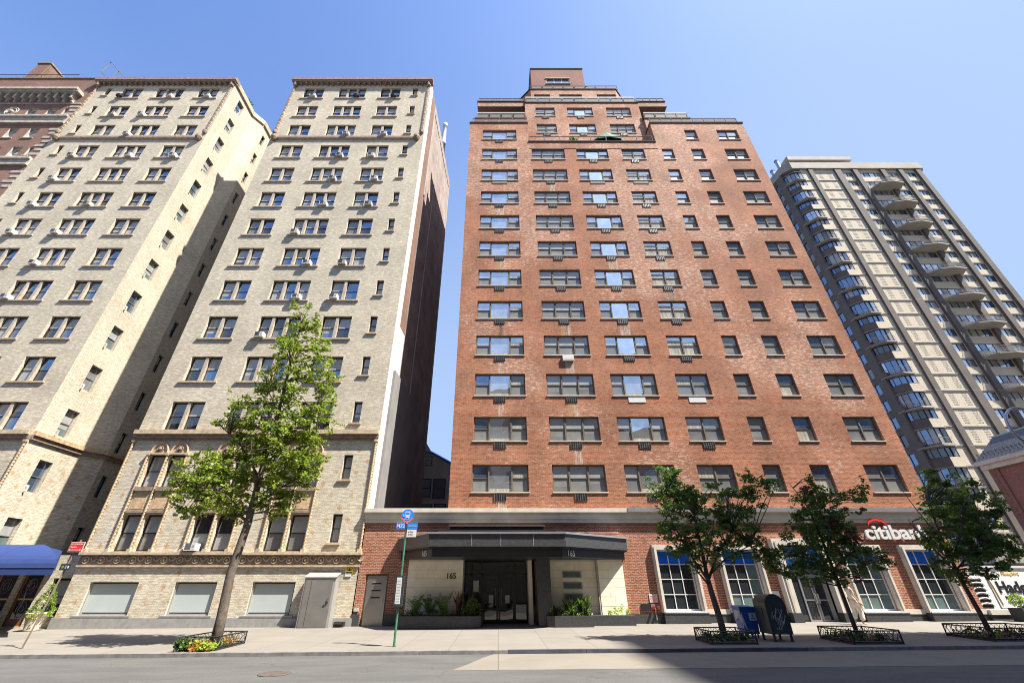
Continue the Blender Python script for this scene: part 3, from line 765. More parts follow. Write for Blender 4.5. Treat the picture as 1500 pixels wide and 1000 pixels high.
def red_window(x, z, w, h, ty, k, Y=24.0, grille_on=True):
    sd = (k*5 + int(x)) % 5
    me = cached(('r', ty, round(w, 2), sd, k < 3), lambda: red_win_mesh(w, h, ty, sd, k < 3))
    o = inst('window', me, RED, (x, Y, z))
    inst('sill', cached(('rs', round(w, 2)), lambda: sill_mesh(w, 'limestone', .05, .06, .06, .13)), o, (x, Y, z))
    if grille_on and ty in 'ABCD':
        cxg = x + w/2
        if k == 2 and ty in 'CD': inst('grille_cover', CV, o, (cxg-.52, Y, z-.47))
        elif k == 3 and ty == 'B': inst('air_conditioner', AW, o, (cxg-.36, Y, z-.46))
        elif (k, ty) in ((9, 'A'), (9, 'C'), (9, 'D')): inst('grille', SP, o, (cxg-.65, Y, z-.47))
        else: inst('grille', GR, o, (cxg-.33, Y, z-.45))
holes = []; todo = []
for k in range(12):
    zt = 7.58 + 2.868*k
    for x, w, ty in RC:
        if k == 11 and ty not in ('A', 'E2', 'G'): continue
        holes.append((x, zt-1.5, x+w, zt)); todo.append((x, zt-1.5, w, 1.5, ty, k))
mb = MB()
F.wall(mb, -2.72, 23.6, 5.1, 37.33, holes, 'red', .36)
F.wall(mb, -2.72, 2.8, 37.33, 40.2, holes, 'red', .36); F.wall(mb, 14.67, 23.6, 37.33, 40.2, holes, 'red', .36)
mb.face([(2.8, 24, 36.3), (2.8, 25.2, 36.3), (2.8, 25.2, 40.2), (2.8, 24, 40.2)], 'red')
mb.face([(14.67, 25.2, 36.3), (14.67, 24, 36.3), (14.67, 24, 40.2), (14.67, 25.2, 40.2)], 'red')
mb.face([(-2.72, 46, 3), (-2.72, 24, 3), (-2.72, 24, 40.2), (-2.72, 46, 40.2)], 'red')
mb.face([(23.6, 24, -1), (23.6, 46, -1), (23.6, 46, 40.2), (23.6, 24, 40.2)], 'red')
mb.box(-2.72, 45.7, 0, 23.6, 46, 40.2, 'red')
mb.box(2.8, 24.0, 36.2, 14.67, 25.2, 36.3, 'tar'); mb.box(-2.6, 24.1, 39.2, 2.8, 45, 39.3, 'tar'); mb.box(14.7, 24.1, 39.2, 23.5, 45, 39.3, 'tar')
part('wall', mb, root)
for t_ in todo: red_window(*t_)
# copings
mb = MB()
for x0, x1, z, y in ((-2.78, 2.85, 40.2, 24), (14.62, 23.66, 40.2, 24), (2.8, 14.67, 37.25, 24)):
    mb.box(x0, y-.07, z, x1, y+.25, z+.13, 'bframe'); mb.box(x0, y-.03, z-.09, x1, y-.002, z, 'brown_brick')
mb.box(14.62, 24.25, 40.2, 14.9, 25.2, 40.33, 'bframe')
part('coping', mb, root)
def railing(x0, x1, y, z0, z1, panel='railg', n=None, white=False, ret=None):
    mb = MB(); n = n or max(2, int((x1-x0)/1.3))
    mb.box(x0, y-.03, z1-.06, x1, y+.03, z1, 'galv' if white else 'railm'); mb.box(x0, y-.02, z0+.05, x1, y+.02, z0+.1, 'railm')
    for i in range(n+1):
        x = x0 + (x1-x0)*i/n; mb.box(x-.03, y-.035, z0, x+.03, y+.035, z1-.06, 'railm')
        if i < n and panel: mb.box(x+.1, y-.008, z0+.16, x+(x1-x0)/n-.1, y+.008, z1-.22, panel)
    if white: mb.box(x0, y-.05, z1-.2, x1, y-.036, z1+.02, 'offwhite')
    if ret:
        mb.box(x0-.02, y, z1-.05, x0+.02, y+ret, z1, 'railm'); mb.box(x1-.02, y, z1-.05, x1+.02, y+ret, z1, 'railm')
    part('terrace_railing', mb, RED)
railing(-2.5, 2.7, 24.15, 40.33, 41.25, 'brown_brick'); railing(14.8, 23.3, 24.15, 40.33, 41.25, 'railg', 8)
railing(2.9, 14.5, 24.12, 37.38, 38.3, None, 8)
# upper blocks
def block(poly, z0, z1, mat='red', name='penthouse_wall', holes=(), yf=None, xf=None):
    """front edge of poly is the first edge"""
    mb = MB(); n = len(poly)
    for i in range(n):
        a, b = poly[i], poly[(i+1) % n]
        fr = Frame(a[0], a[1], b[0]-a[0], b[1]-a[1]); L = math.hypot(b[0]-a[0], b[1]-a[1])
        hs = [(h[0]-a[0], h[1], h[2]-a[0], h[3]) for h in holes] if i == 0 else []
        fr.wall(mb, 0, L, z0, z1, hs, mat, .36)
    mb.face([(x, y, z1) for x, y in poly], 'tar')
    part(name, mb, RED)
    mb = MB(); c = (sum(p[0] for p in poly)/n, sum(p[1] for p in poly)/n)
    P2 = [(p[0] + (.07 if p[0] > c[0] else -.07), p[1] + (.07 if p[1] > c[1] else -.07)) for p in poly]
    mb.prism(P2, z1, z1+.14, 'bframe'); part('coping', mb, RED)
h1 = []; t1 = []
for z in (42.0, 44.87):
    for x, w, ty in ((3.88, 2.0, 'D'), (7.17, 2.65, 'C'), (11.27, 2.5, 'B')):
        h1.append((x, z-1.5, x+w, z)); t1.append((x, z-1.5, w, 1.5, ty, 12 if z < 43 else 13))
block([(2.8, 25.2), (14.76, 25.2), (14.76, 40), (2.8, 40)], 36.3, 45.7, holes=h1)
for t_ in t1: red_window(*t_, Y=25.2)
railing(2.9, 14.6, 25.3, 45.84, 46.95, 'grey_door', 9, True)
# row behind the upper railing
h2 = []; t2 = []
for x, w, ty in ((3.95, 1.75, 'D'), (6.75, 2.5, 'B'), (10.9, 2.1, 'D')):
    h2.append((x, 47.1, x+w, 48.6)); t2.append((x, 47.1, w, 1.5, ty, 14))
block([(3.6, 25.9), (13.1, 25.9), (14.7, 27.6), (14.7, 38), (2.0, 38), (2.0, 27.6)], 45.6, 49.55, holes=h2)
for t_ in t2: red_window(*t_, Y=25.9, grille_on=False)
railing(3.7, 13.4, 26.0, 49.7, 50.5, 'grey_door', 8)
block([(3.7, 27.0), (11.6, 27.0), (12.4, 28), (12.4, 36), (3.7, 36)], 49.5, 51.9)
block([(4.0, 27.6), (10.45, 27.6), (10.45, 35), (4.0, 35)], 51.5, 57.3, 'maroon', holes=[(5.85, 54.0, 8.65, 55.1)])
mb = MB(); mb.box(5.85, 27.7, 54.0, 8.65, 27.8, 55.1, 'g_blue')
for i in range(4): mb.box(5.85+i*.91, 27.66, 54, 5.92+i*.91, 27.72, 55.1, 'white')
mb.box(5.75, 27.5, 53.9, 8.75, 27.595, 54.0, 'limestone'); mb.box(5.75, 27.5, 55.1, 8.75, 27.595, 55.2, 'limestone'); part('strip_window', mb, RED)
# wings
block([(-2.3, 24.9), (2.79, 24.9), (2.79, 40), (-2.3, 40)], 39.3, 42.4); railing(-2.2, 2.7, 25.0, 42.5, 43.6, 'grey_door', 4, True)
block([(14.77, 24.9), (19.4, 24.9), (19.4, 40), (14.77, 40)], 39.3, 42.4); railing(14.9, 19.3, 25.0, 42.5, 43.6, 'grey_door', 4, True)
for x0, x1, xw0, xw1 in ((-2.2, 2.79, -1.6, 2.79), (14.77, 17.85, 14.77, 17.2)):
    mb = MB()
    mb.box(xw0, 27.2, 42.4, xw1, 38, 45.35, 'brown_brick'); mb.box(x0, 25.4, 45.35, x1, 38, 45.45, 'brown_brick')
    mb.box(x0, 25.4, 45.45, x1, 25.7, 46.25, 'red'); mb.box(x0 if x0 < 0 else x1-.3, 25.7, 45.45, x0+.3 if x0 < 0 else x1, 38, 46.25, 'red')
    mb.box(x0-.05, 25.33, 46.25, x1+.02, 25.75, 46.37, 'bframe'); mb.box(x0-.03, 25.37, 45.3, x1+.02, 25.4, 45.42, 'bframe')
    for i in range(3): mb.box(xw0+.3+i*(xw1-xw0-.8)/3+.1, 27.14, 42.7, xw0+.3+(i+1)*(xw1-xw0-.8)/3, 27.2, 44.9, 'g_dark')
    part('terrace_loggia', mb, RED)
    railing(x0+.1, x1-.05, 25.5, 46.37, 47.1, 'grey_door', 4)
mb = MB(); mb.box(-1.0, 26.8, 46.2, 2.6, 34, 47.5, 'red'); mb.box(1.9, 28, 47.5, 2.7, 30, 49.2, 'red'); mb.box(1.85, 27.95, 49.2, 2.75, 30.05, 49.3, 'bframe'); part('penthouse_wall', mb, RED)

# stains under some of the through-wall units: thin mineral deposits on the brick
def stainm(name, col):
    t = NT(name); p, _ = t.pos(); n = t.noise(t.scalev(p, (7, 7, 1.2)), 1.0, 4.0, .7)
    t.set(t.b.inputs['Base Color'], c4(col)); t.b.inputs['Roughness'].default_value = .9
    t.set(t.b.inputs['Alpha'], t.math('MULTIPLY', t.ramp(n, .40, .64), .62)); return t.m
M['st_w'] = stainm('mineral_stain', (.62, .56, .46)); M['st_o'] = stainm('rust_stain', (.50, .24, .05)); M['st_k'] = stainm('damp_stain', (.08, .05, .04))
for ci, k, m_, w in ((0, 6, 'st_o', .3), (0, 6, 'st_w', .6), (0, 5, 'st_o', .25), (0, 4, 'st_k', .2), (1, 4, 'st_o', .25), (1, 4, 'st_w', .6), (1, 2, 'st_o', .35), (1, 2, 'st_w', .6), (1, 3, 'st_w', .5), (0, 2, 'st_w', .3),
                     (2, 4, 'st_w', .6), (2, 6, 'st_w', .6), (3, 6, 'st_w', .5), (1, 9, 'st_w', .4), (0, 8, 'st_w', .5), (3, 5, 'st_k', .4), (0, 0, 'st_w', .5), (1, 1, 'st_w', .4), (3, 5, 'st_w', .4), (0, 3, 'st_w', .3)):
    x, w_, ty = RC[ci]; w *= 1.15; zb = 7.58 + 2.868*k - 1.97; xc = x + w_/2 + (-.12 if m_ == 'st_o' else .06)
    y = 23.997 if m_ == 'st_w' else 23.994
    mb = MB(); mb.face([(xc-w/2, y, zb-.9), (xc+w/2, y, zb-.9), (xc+w/2, y, zb), (xc-w/2, y, zb)], m_); part('stain', mb, RED)
# ---------------------------------------------------------------- ground floor of the red block
mb = MB(); F = Frame(0, 24, 1, 0)
SHOP = [(7.9, 10.07), (11.22, 13.39), (17.45, 19.62), (20.64, 22.81)]
gh = [(-6.66, -.15, -5.5, 2.13), (-1.95, -.1, 1.85, 2.9), (14.45, 0.02, 16.45, 3.42)] + [(a+.22, .55, b-.22, 3.22) for a, b in SHOP]
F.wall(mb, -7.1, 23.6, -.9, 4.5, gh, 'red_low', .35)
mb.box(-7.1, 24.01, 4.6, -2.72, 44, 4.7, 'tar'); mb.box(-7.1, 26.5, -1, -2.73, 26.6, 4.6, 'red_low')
part('ground_floor_wall', mb, RED)
mb = MB()
mb.box(-7.15, 23.72, 5.0, 23.7, 24.3, 5.2, 'limestone'); mb.box(-7.12, 23.82, 4.7, 23.65, 24.0, 5.0, 'limestone'); mb.box(-7.12, 23.9, 4.5, 23.62, 23.998, 4.7, 'limestone')
mb.box(-7.1, 23.96, 4.36, 23.6, 23.998, 4.5, 'brown_brick')
mb.box(6.9, 23.70, 5.2, 23.7, 24.3, 5.225, 'galv'); mb.box(6.9, 23.69, 5.02, 23.72, 23.715, 5.2, 'galv')
part('cornice', mb, RED)
for a, b in ((-7.08, -6.7), (-5.46, -4.6), (6.3, 7.85), (10.1, 11.2), (13.42, 13.98), (16.9, 17.4), (19.64, 20.62), (22.84, 23.6)):
    mb = MB(); mb.box(a, 23.93, -.5, b, 23.998, .44, 'granite')
    if a > 9: mb.box(a, 23.90, .44, b, 23.998, .64, 'limestone')
    part('granite_base', mb, RED)
for a, b in SHOP: mb = MB(); mb.box(a+.02, 23.62, -.5, b-.02, 23.998, .46, 'granite'); mb.box(a+.02, 23.60, .46, b-.02, 23.998, .5, 'granite'); part('granite_sill', mb, RED)
# wide end piece of black plinth beyond the brick corner
mb = MB(); mb.box(23.62, 23.8, -.4, 26.2, 24.3, .42, 'granite'); mb.box(23.62, 23.75, .42, 26.2, 24.35, .62, 'limestone')
single('low_wall', mb, 'low black granite wall with pale stone top, right of the bank corner in front of the white truck', 'wall', (24.9, 24.0, .1))
# shop windows
for i, (a, b) in enumerate(SHOP):
    mb = MB(); t = .2
    mb.box(a, 23.78, .5, a+t, 24.2, 3.44, 'limestone'); mb.box(b-t, 23.78, .5, b, 24.2, 3.44, 'limestone'); mb.box(a+t, 23.78, 3.22, b-t, 24.2, 3.44, 'limestone')
    mb.box(a+.06, 23.74, .5, a+.13, 23.78, 3.38, 'limestone'); mb.box(b-.13, 23.74, .5, b-.06, 23.78, 3.38, 'limestone')
    w = part('shop_window', mb, RED)
    mb = MB(); x0, x1, z0, z1, y = a+t, b-t, .55, 3.22, 24.05
    mb.box(x0, y, z0, x0+.07, y+.1, z1, 'white'); mb.box(x1-.07, y, z0, x1, y+.1, z1, 'white'); mb.box(x0+.07, y, z0, x1-.07, y+.1, z0+.09, 'white'); mb.box(x0+.07, y, z1-.06, x1-.07, y+.1, z1, 'white')
    mb.box(a+.1, 23.70, .5, b-.1, 24.05, .56, 'white')
    zz = [z0+.09 + (z1-z0-.15)*q for q in (0, .24, .5, .76, 1)]; xx = [x0+.07 + (x1-x0-.14)*q/3 for q in range(4)]
    for q in zz[1:-1]: mb.box(x0+.07, y+.01, q-.018, x1-.07, y+.06, q+.018, 'white')
    for q in xx[1:-1]: mb.box(q-.018, y+.012, z0+.09, q+.018, y+.058, z1-.06, 'white')
    part('window_frame', mb, w)
    mb = MB(); y = 24.1
    rows = ['g_shopg' if i else 'g_shop', 'g_shop', 'g_shop', 'citiblue']
    for r in range(4):
        for c in range(3):
            mt = rows[r]
            if i == 1 and r < 3 and c == 2: mt = 'g_shopg'
            if i == 2 and c == 2: mt = mt if r == 3 else 'g_shopg'
            mb.face([(xx[c], y, zz[r]), (xx[c+1], y, zz[r]), (xx[c+1], y, zz[r+1]), (xx[c], y, zz[r+1])], mt)
    part('glazing', mb, w)
# bank door
mb = MB()
mb.box(14.03, 23.62, .0, 14.45, 24.3, 3.72, 'limestone'); mb.box(16.45, 23.62, .0, 16.87, 24.3, 3.72, 'limestone'); mb.box(14.45, 23.62, 3.42, 16.45, 24.3, 3.72, 'limestone')
mb.box(14.0, 23.58, -.3, 14.47, 24.32, .5, 'granite'); mb.box(16.43, 23.58, -.3, 16.9, 24.32, .5, 'granite'); mb.box(14.15, 23.58, .5, 14.25, 23.62, 3.6, 'limestone_d'); mb.box(16.65, 23.58, .5, 16.75, 23.62, 3.6, 'limestone_d')
portal = part('door_surround', mb, RED)
mb = MB(); mb.box(14.47, 24.02, 2.5, 16.43, 24.1, 3.36, 'bus_blue'); hd = part('header_sign', mb, portal)
def put_text(mb, s, size, x, y, z, mat, depth=.03, bold=False, fr=None):
    vs, fs = text_mesh(s, size, depth, bold)
    if fr is None: mb.raw([(x+a, y-c, z+b) for a, b, c in vs], fs, mat)
    else: mb.raw([fr.p(x+a, z+b, y-c) for a, b, c in vs], fs, mat)
    return max(a for a, b, c in vs)
mb = MB(); w_ = put_text(mb, 'citibank', .46, 14.62, 24.0, 2.8, 'white', .03)
mb.tube([(14.83 + .32*math.cos(math.pi*(.12+.76*i/10))+.12, 24.0, 3.02 + .2*math.sin(math.pi*(.12+.76*i/10))) for i in range(11)], .022, 'red_p', 5)
part('lettering', mb, hd)
mb = MB()
mb.box(14.47, 24.1, 2.1, 16.43, 24.16, 2.5, 'g_shopg'); mb.box(14.47, 24.05, 2.06, 16.43, 24.17, 2.14, 'galv')
mb.box(14.47, 24.12, .03, 15.05, 24.16, 2.06, 'g_shop'); mb.box(16.3, 24.1, .03, 16.43, 24.16, 2.06, 'limestone_d')
for i, c in enumerate(('bus_blue', 'red_p', 'orange', 'white', 'bus_blue', 'red_p', 'white', 'bus_blue', 'white')): mb.box(14.53, 24.11, 1.75-i*.15, 14.70, 24.119, 1.86-i*.15, c)
mb.box(14.5, 24.114, .5, 14.73, 24.1195, 1.9, 'white')
part('side_panel', mb, portal)
for x0, x1 in ((15.07, 15.67), (15.69, 16.29)):
    mb = MB(); mb.box(x0, 24.08, .03, x0+.08, 24.14, 2.06, 'galv'); mb.box(x1-.08, 24.08, .03, x1, 24.14, 2.06, 'galv'); mb.box(x0+.08, 24.08, .03, x1-.08, 24.14, .2, 'galv'); mb.box(x0+.08, 24.08, 1.96, x1-.08, 24.14, 2.06, 'galv'); mb.box(x0+.08, 24.08, .98, x1-.08, 24.14, 1.04, 'galv')
    mb.box(x0+.08, 24.1, .2, x1-.08, 24.12, 1.96, 'g_shop')
    d = part('door', mb, portal)
    mb = MB(); xh = x1-.05 if x0 < 15.3 else x0+.05
    mb.tube([(xh, 24.08, .85), (xh, 23.98, .9), (xh, 23.98, 1.25), (xh, 24.08, 1.3)], .018, 'galv', 6); part('handle', mb, d)
# big sign over the bank windows
mb = MB(); vs, fs = text_mesh('citibank', 1.0, .1, True); mxw = max(a for a, b, c in vs); sc = 3.45/mxw
mb.raw([(19.15+a*sc, 23.82-c, 3.72+b*sc*.86) for a, b, c in vs], fs, 'white')
sg = part('bank_sign', mb, RED)
mb = MB()
N = 16; pts = []
for i in range(N+1):
    a = math.pi*(.10+.80*i/N); pts.append((a, 19.98 + .52*math.cos(a), 4.22 + .36*math.sin(a)))
vs = []
for a, x, z in pts:
    th = .10*math.sin(a)**.6 if math.sin(a) > 0 else 0
    vs += [(x, 23.78, z), (x, 23.78, z+th), (x, 23.88, z), (x, 23.88, z+th)]
fs = []
for i in range(N): k = 4*i; fs += [(k, k+4, k+5, k+1), (k+2, k+3, k+7, k+6), (k+1, k+5, k+7, k+3), (k, k+2, k+6, k+4)]
mb.raw(vs, fs, 'red_p'); part('arc', mb, sg)
# small wall fittings
mb = MB(); mb.box(6.95, 23.95, 1.0-.42, 7.4, 24.0-.003, .86, 'black'); part('vent', mb, RED)
mb = MB(); mb.box(7.42, 23.96, .92, 7.82, 23.996, 1.26, 'white')
put_text(mb, 'FIRE DEPT', .07, 7.45, 23.955, 1.15, 'red_p', .004); put_text(mb, 'CONNECTION', .055, 7.45, 23.955, 1.06, 'red_p', .004); put_text(mb, 'STANDPIPE', .06, 7.46, 23.955, .97, 'red_p', .004)
part('wall_sign', mb, RED)
mb = MB(); mb.box(7.42, 23.93, .7, 7.88, 23.996, .86, 'grey_door')
for x in (7.5, 7.74): mb.tube([(x+.02, 23.95, .74), (x-.02, 23.72, .72)], [.045, .06], 'red_p', 8); mb.tube([(x-.02, 23.72, .72), (x-.03, 23.68, .715)], .07, 'red_p', 8)
mb.tube([(7.6, 23.9, .7), (7.6, 23.9, .2)], .03, 'galv', 6); part('standpipe', mb, RED)
mb = MB(); mb.box(16.98, 23.94, 1.15, 17.38, 23.996, 1.75, 'limestone'); mb.box(17.03, 23.93, 1.4, 17.33, 23.94, 1.7, 'steel'); part('plaque', mb, RED)
mb = MB(); mb.box(13.5, 23.95, .95, 13.85, 23.996, 1.4, 'white'); part('notice', mb, RED)
# steel service door
mb = MB(); mb.box(-6.65, 24.1, -.15, -5.51, 24.18, 2.12, 'bronze'); mb.box(-6.57, 24.07, -.12, -5.59, 24.1, 2.05, 'steel')
for z in (1.15, 1.45, 1.75): mb.box(-6.3, 24.05, z, -5.85, 24.07, z+.035, 'galv'); mb.box(-6.3, 24.06, z-.06, -5.85, 24.069, z, 'bframe')
sd_ = part('service_door', mb, RED); mb = MB(); mb.tube([(-5.7, 24.03, .9), (-5.7, 24.03, 1.05)], .025, 'galv', 6); part('handle', mb, sd_)
mb = MB(); mb.box(-6.98, 23.9, .55, -6.78, 23.996, .68, 'offwhite'); part('junction_box', mb, RED)
# lobby: travertine walls, glazing, columns
mb = MB()
def ashlar(mb, x0, x1, y, z0, z1, mat='trav', hs=.385, n=None, th=.02):
    z = z0; i = 0
    while z < z1 - .01:
        zb = min(z+hs, z1); xs_ = [x0] + [x0 + (x1-x0)*(.38 if i % 2 else .55)] + [x1]
        for a, b in zip(xs_, xs_[1:]): mb.box(a+.004, y-th, z+.006, b-.004, y+.001, zb-.006, mat)
        z = zb; i += 1
    mb.box(x0, y+.001, z0, x1, y+.02, z1, 'limestone_d')
ashlar(mb, -4.55, -1.95, 23.93, .0, 2.8); mb.box(-1.95, 23.9, -.1, -1.78, 25.1, 2.9, 'trav'); part('stone_cladding', mb, RED); mb = MB()
ashlar(mb, 2.5, 4.95, 23.93, .0, 2.8); part('stone_cladding', mb, RED); mb = MB(); ashlar(mb, 4.98, 6.24, 23.72, .0, 2.8)
mb.box(4.98, 23.745, 0, 6.24, 23.998, 2.8, 'trav'); mb.box(4.9, 23.72, 0, 4.978, 23.998, 2.8, 'limestone_d')
part('stone_pier', mb, RED); mb = MB(); mb.box(1.50, 24.0, -.1, 1.70, 25.1, 2.9, 'trav'); part('stone_jamb', mb, RED)
mb = MB(); put_text(mb, '165', .34, -2.62, 23.9, 1.93, 'black', .03, True); part('house_number', mb, RED)
for z0, z1 in ((1.95, 2.25), (1.47, 1.77), (1.0, 1.30)):
    mb = MB(); mb.box(3.2, 23.87, z0, 4.17, 23.909, z1, 'limestone_d'); mb.box(3.26, 23.865, z0+.04, 4.11, 23.87, z1-.04, 'g_shopg'); part('slot_window', mb, RED)
mb = MB(); mb.box(1.86, 22.9, -.2, 2.5, 23.9, 2.9, 'granite'); part('column', mb, RED)
mb = MB(); Y = 25.0
for x in (-1.78, -1.42, -.88, .82, 1.42): mb.box(x, Y, -.1, x+.07, Y+.1, 2.9, 'black')
mb.box(-1.78, Y, 2.1, 1.5, Y+.1, 2.17, 'black'); mb.box(-1.78, Y, -.1, 1.5, Y+.1, .02, 'black')
mb.face([(-1.78, Y+.06, 0), (1.5, Y+.06, 0), (1.5, Y+.06, 2.9), (-1.78, Y+.06, 2.9)], 'g_lobby')
mb.box(-1.3, Y+.02, 1.35, -1.02, Y+.03, 1.85, 'white')
lg = part('lobby_glazing', mb, RED)
for x0, x1 in ((-.81, -.02), (.02, .82)):
    mb = MB(); mb.box(x0, Y-.03, .0, x0+.08, Y+.05, 2.1, 'black'); mb.box(x1-.08, Y-.03, .0, x1, Y+.05, 2.1, 'black'); mb.box(x0+.08, Y-.03, 0, x1-.08, Y+.05, .14, 'black'); mb.box(x0+.08, Y-.03, 2.0, x1-.08, Y+.05, 2.1, 'black')
    mb.box(x0+.08, Y-.02, .58, x1-.08, Y+.04, .63, 'black'); mb.box(x0+.32, Y-.01, .85, x0+.55, Y, 1.2, 'white')
    d = part('door', mb, lg); mb = MB(); xh = x1-.12 if x0 < 0 else x0+.12; mb.tube([(xh, Y-.1, .75), (xh, Y-.1, 1.5)], .018, 'galv', 6); part('handle', mb, d)
# lobby lamp glimpsed behind the glass
emb = NT('lamp_bulb'); emb.b.inputs['Emission Color'].default_value = (1, .55, .2, 1); emb.b.inputs['Emission Strength'].default_value = 4; M['bulb'] = emb.m
# canopy
def shrink(poly, d): return [(x + (d if x < 0 else -d), y + d if y < 24 else y) for x, y in poly]
CP = [(-5.15, 23.998), (-5.15, 23.75), (-3.2, 21.05), (3.08, 21.05), (6.55, 23.5), (6.55, 23.998)]
mb = MB(); mb.prism(shrink(CP, .16), 2.74, 3.1, 'black'); mb.prism(shrink(CP, .03), 3.1, 3.16, 'black')
mb.prism(CP, 3.16, 3.68, 'granite')
P2 = [(x*1.012, y-.07 if y < 23.9 else y) for x, y in CP]
mb.prism(P2, 3.68, 3.76, 'galv'); mb.prism(shrink(CP, .35), 3.76, 3.86, 'bframe')
mb.box(-2.4, 22.4, 3.86, 2.25, 23.99, 4.16, 'bframe'); mb.box(-2.45, 22.35, 4.16, 2.3, 23.99, 4.19, 'grey_door'); mb.box(-.08, 23.6, 4.19, .08, 23.75, 4.42, 'bframe')
for x in (-1.25, .1, 1.6): mb.box(x, 21.035, 3.17, x+.02, 21.05, 3.67, 'grey_lt')
can = part('canopy', mb, RED)
a, b = CP[3], CP[4]; fr = Frame(a[0], a[1], b[0]-a[0], b[1]-a[1])
a2 = shrink(CP, .16)[3]; fr2 = Frame(a2[0], a2[1], b[0]-a[0], b[1]-a[1])
mb = MB(); put_text(mb, '165', .34, .28, -.015, 2.80, 'white', .02, False, fr2)
a3 = shrink(CP, .16)[1]; b3 = shrink(CP, .16)[2]; fr3 = Frame(a3[0], a3[1], b3[0]-a3[0], b3[1]-a3[1]); L3 = math.hypot(b3[0]-a3[0], b3[1]-a3[1])
put_text(mb, '165', .34, L3-.95, -.015, 2.80, 'white', .02, False, fr3); part('lettering', mb, can)
for i in (.33, .66):
    q = 4.25*i; 
# planters in front of the lobby (built in)
def bed(poly, z1, name='planter'):
    mb = MB(); mb.prism(poly, -.4, z1, 'granite'); mb.face([(x, y, z1+.004) for x, y in shrink2(poly, .07)], 'soil'); return mb
def shrink2(poly, d):
    cx_ = sum(p[0] for p in poly)/len(poly); cy_ = sum(p[1] for p in poly)/len(poly)
    return [(x + (d if x < cx_ else -d), y + (d if y < cy_ else -d)) for x, y in poly]
single('planter', bed([(-4.55, 22.45), (-1.1, 22.45), (-.8, 22.6), (-.72, 22.9), (-.72, 23.9), (-4.55, 23.9)], .43), 'long black stone planter with rounded end, left of the lobby doors', 'planter', (-2.6, 23.2, -.05))
single('planter', bed([(2.2, 22.7), (2.55, 22.5), (4.3, 22.5), (4.3, 23.7), (2.2, 23.7)], .43), 'black stone planter beside the black column, right of the lobby doors', 'planter', (3.2, 23.1, 0))
single('planter', bed([(4.33, 23.05), (6.35, 23.05), (6.35, 23.7), (4.33, 23.7)], .42), 'low grey stone planter against the sunlit white stone pier under the canopy', 'planter', (5.3, 23.4, 0))

# ================================================================ leaves and plants
def leafmat(name, col, col2, trans=.35):
    t = NT(name); p, _ = t.pos()
    n = t.noise(p, 2.3, 3.0, .7); n2 = t.noise(p, 17.0, 1.0)
    c = t.mix(t.ramp(n, .35, .65), c4(col), c4(col2)); c = t.mix(t.math('MULTIPLY', t.ramp(n2, .4, .7), .45), c, c4(tuple(x*1.35 for x in col2)))
    t.set(t.b.inputs['Base Color'], c); t.b.inputs['Roughness'].default_value = .5; t.b.inputs['Specular IOR Level'].default_value = .35
    tr = t.n('BsdfTranslucent'); t.set(tr.inputs[0], t.mix(1.0, c, (1.3, 1.5, .5, 1), 'MULTIPLY'))
    mx_ = t.n('MixShader'); mx_.inputs[0].default_value = trans
    t.t.links.new(t.b.outputs[0], mx_.inputs[1]); t.t.links.new(tr.outputs[0], mx_.inputs[2]); t.t.links.new(mx_.outputs[0], t.out.inputs[0]); return t.m
M['lf_bright'] = leafmat('ginkgo_leaf', (.10, .14, .022), (.235, .275, .045), .42)
M['lf_dark'] = leafmat('dark_leaf', (.055, .10, .03), (.10, .155, .045), .38)
M['lf_mid'] = leafmat('mid_leaf', (.06, .11, .025), (.12, .18, .04), .35)
M['lf_lime'] = leafmat('lime_leaf', (.20, .30, .04), (.30, .38, .06), .4)
M['lf_red'] = leafmat('burgundy_leaf', (.10, .02, .025), (.16, .04, .04), .2)
M['lf_orange'] = leafmat('coleus_leaf', (.35, .11, .03), (.42, .22, .04), .3)
M['lf_deep'] = leafmat('deep_green_leaf', (.018, .035, .018), (.03, .055, .025), .2)
M['fl_pink'] = leafmat('pink_flower', (.4, .16, .22), (.45, .25, .3), .3)

def leaves(mb, centre, rad, n, size, mat, rr, flat=.6, up=.5):
    k = mb.m(mat); cx_, cy_, cz = centre
    for _ in range(n):
        while True:
            a, b, c = rr.uniform(-1, 1), rr.uniform(-1, 1), rr.uniform(-1, 1)
            if a*a+b*b+c*c <= 1: break
        x, y, z = cx_+a*rad, cy_+b*rad, cz+c*rad*flat
        th = rr.uniform(0, 2*math.pi); nx, ny, nz = rr.gauss(0, .7), rr.gauss(0, .7), rr.gauss(up, .6)
        l = math.sqrt(nx*nx+ny*ny+nz*nz) or 1; nx, ny, nz = nx/l, ny/l, nz/l
        ux, uy, uz = math.cos(th), math.sin(th), 0
        d = ux*nx+uy*ny; ux -= d*nx; uy -= d*ny; uz -= d*nz; l = math.sqrt(ux*ux+uy*uy+uz*uz) or 1; ux, uy, uz = ux/l, uy/l, uz/l
        vx, vy, vz = ny*uz-nz*uy, nz*ux-nx*uz, nx*uy-ny*ux
        s = size*rr.uniform(.65, 1.3); w = s*.62; i = len(mb.v)
        mb.v += [(x-ux*s*.5, y-uy*s*.5, z-uz*s*.5), (x+vx*w*.5, y+vy*w*.5, z+vz*w*.5), (x+ux*s*.5+nx*.12*s, y+uy*s*.5, z+uz*s*.5-.1*s), (x-vx*w*.5, y-vy*w*.5, z-vz*w*.5)]
        mb.f.append((i, i+1, i+2, i+3)); mb.mi.append(k)

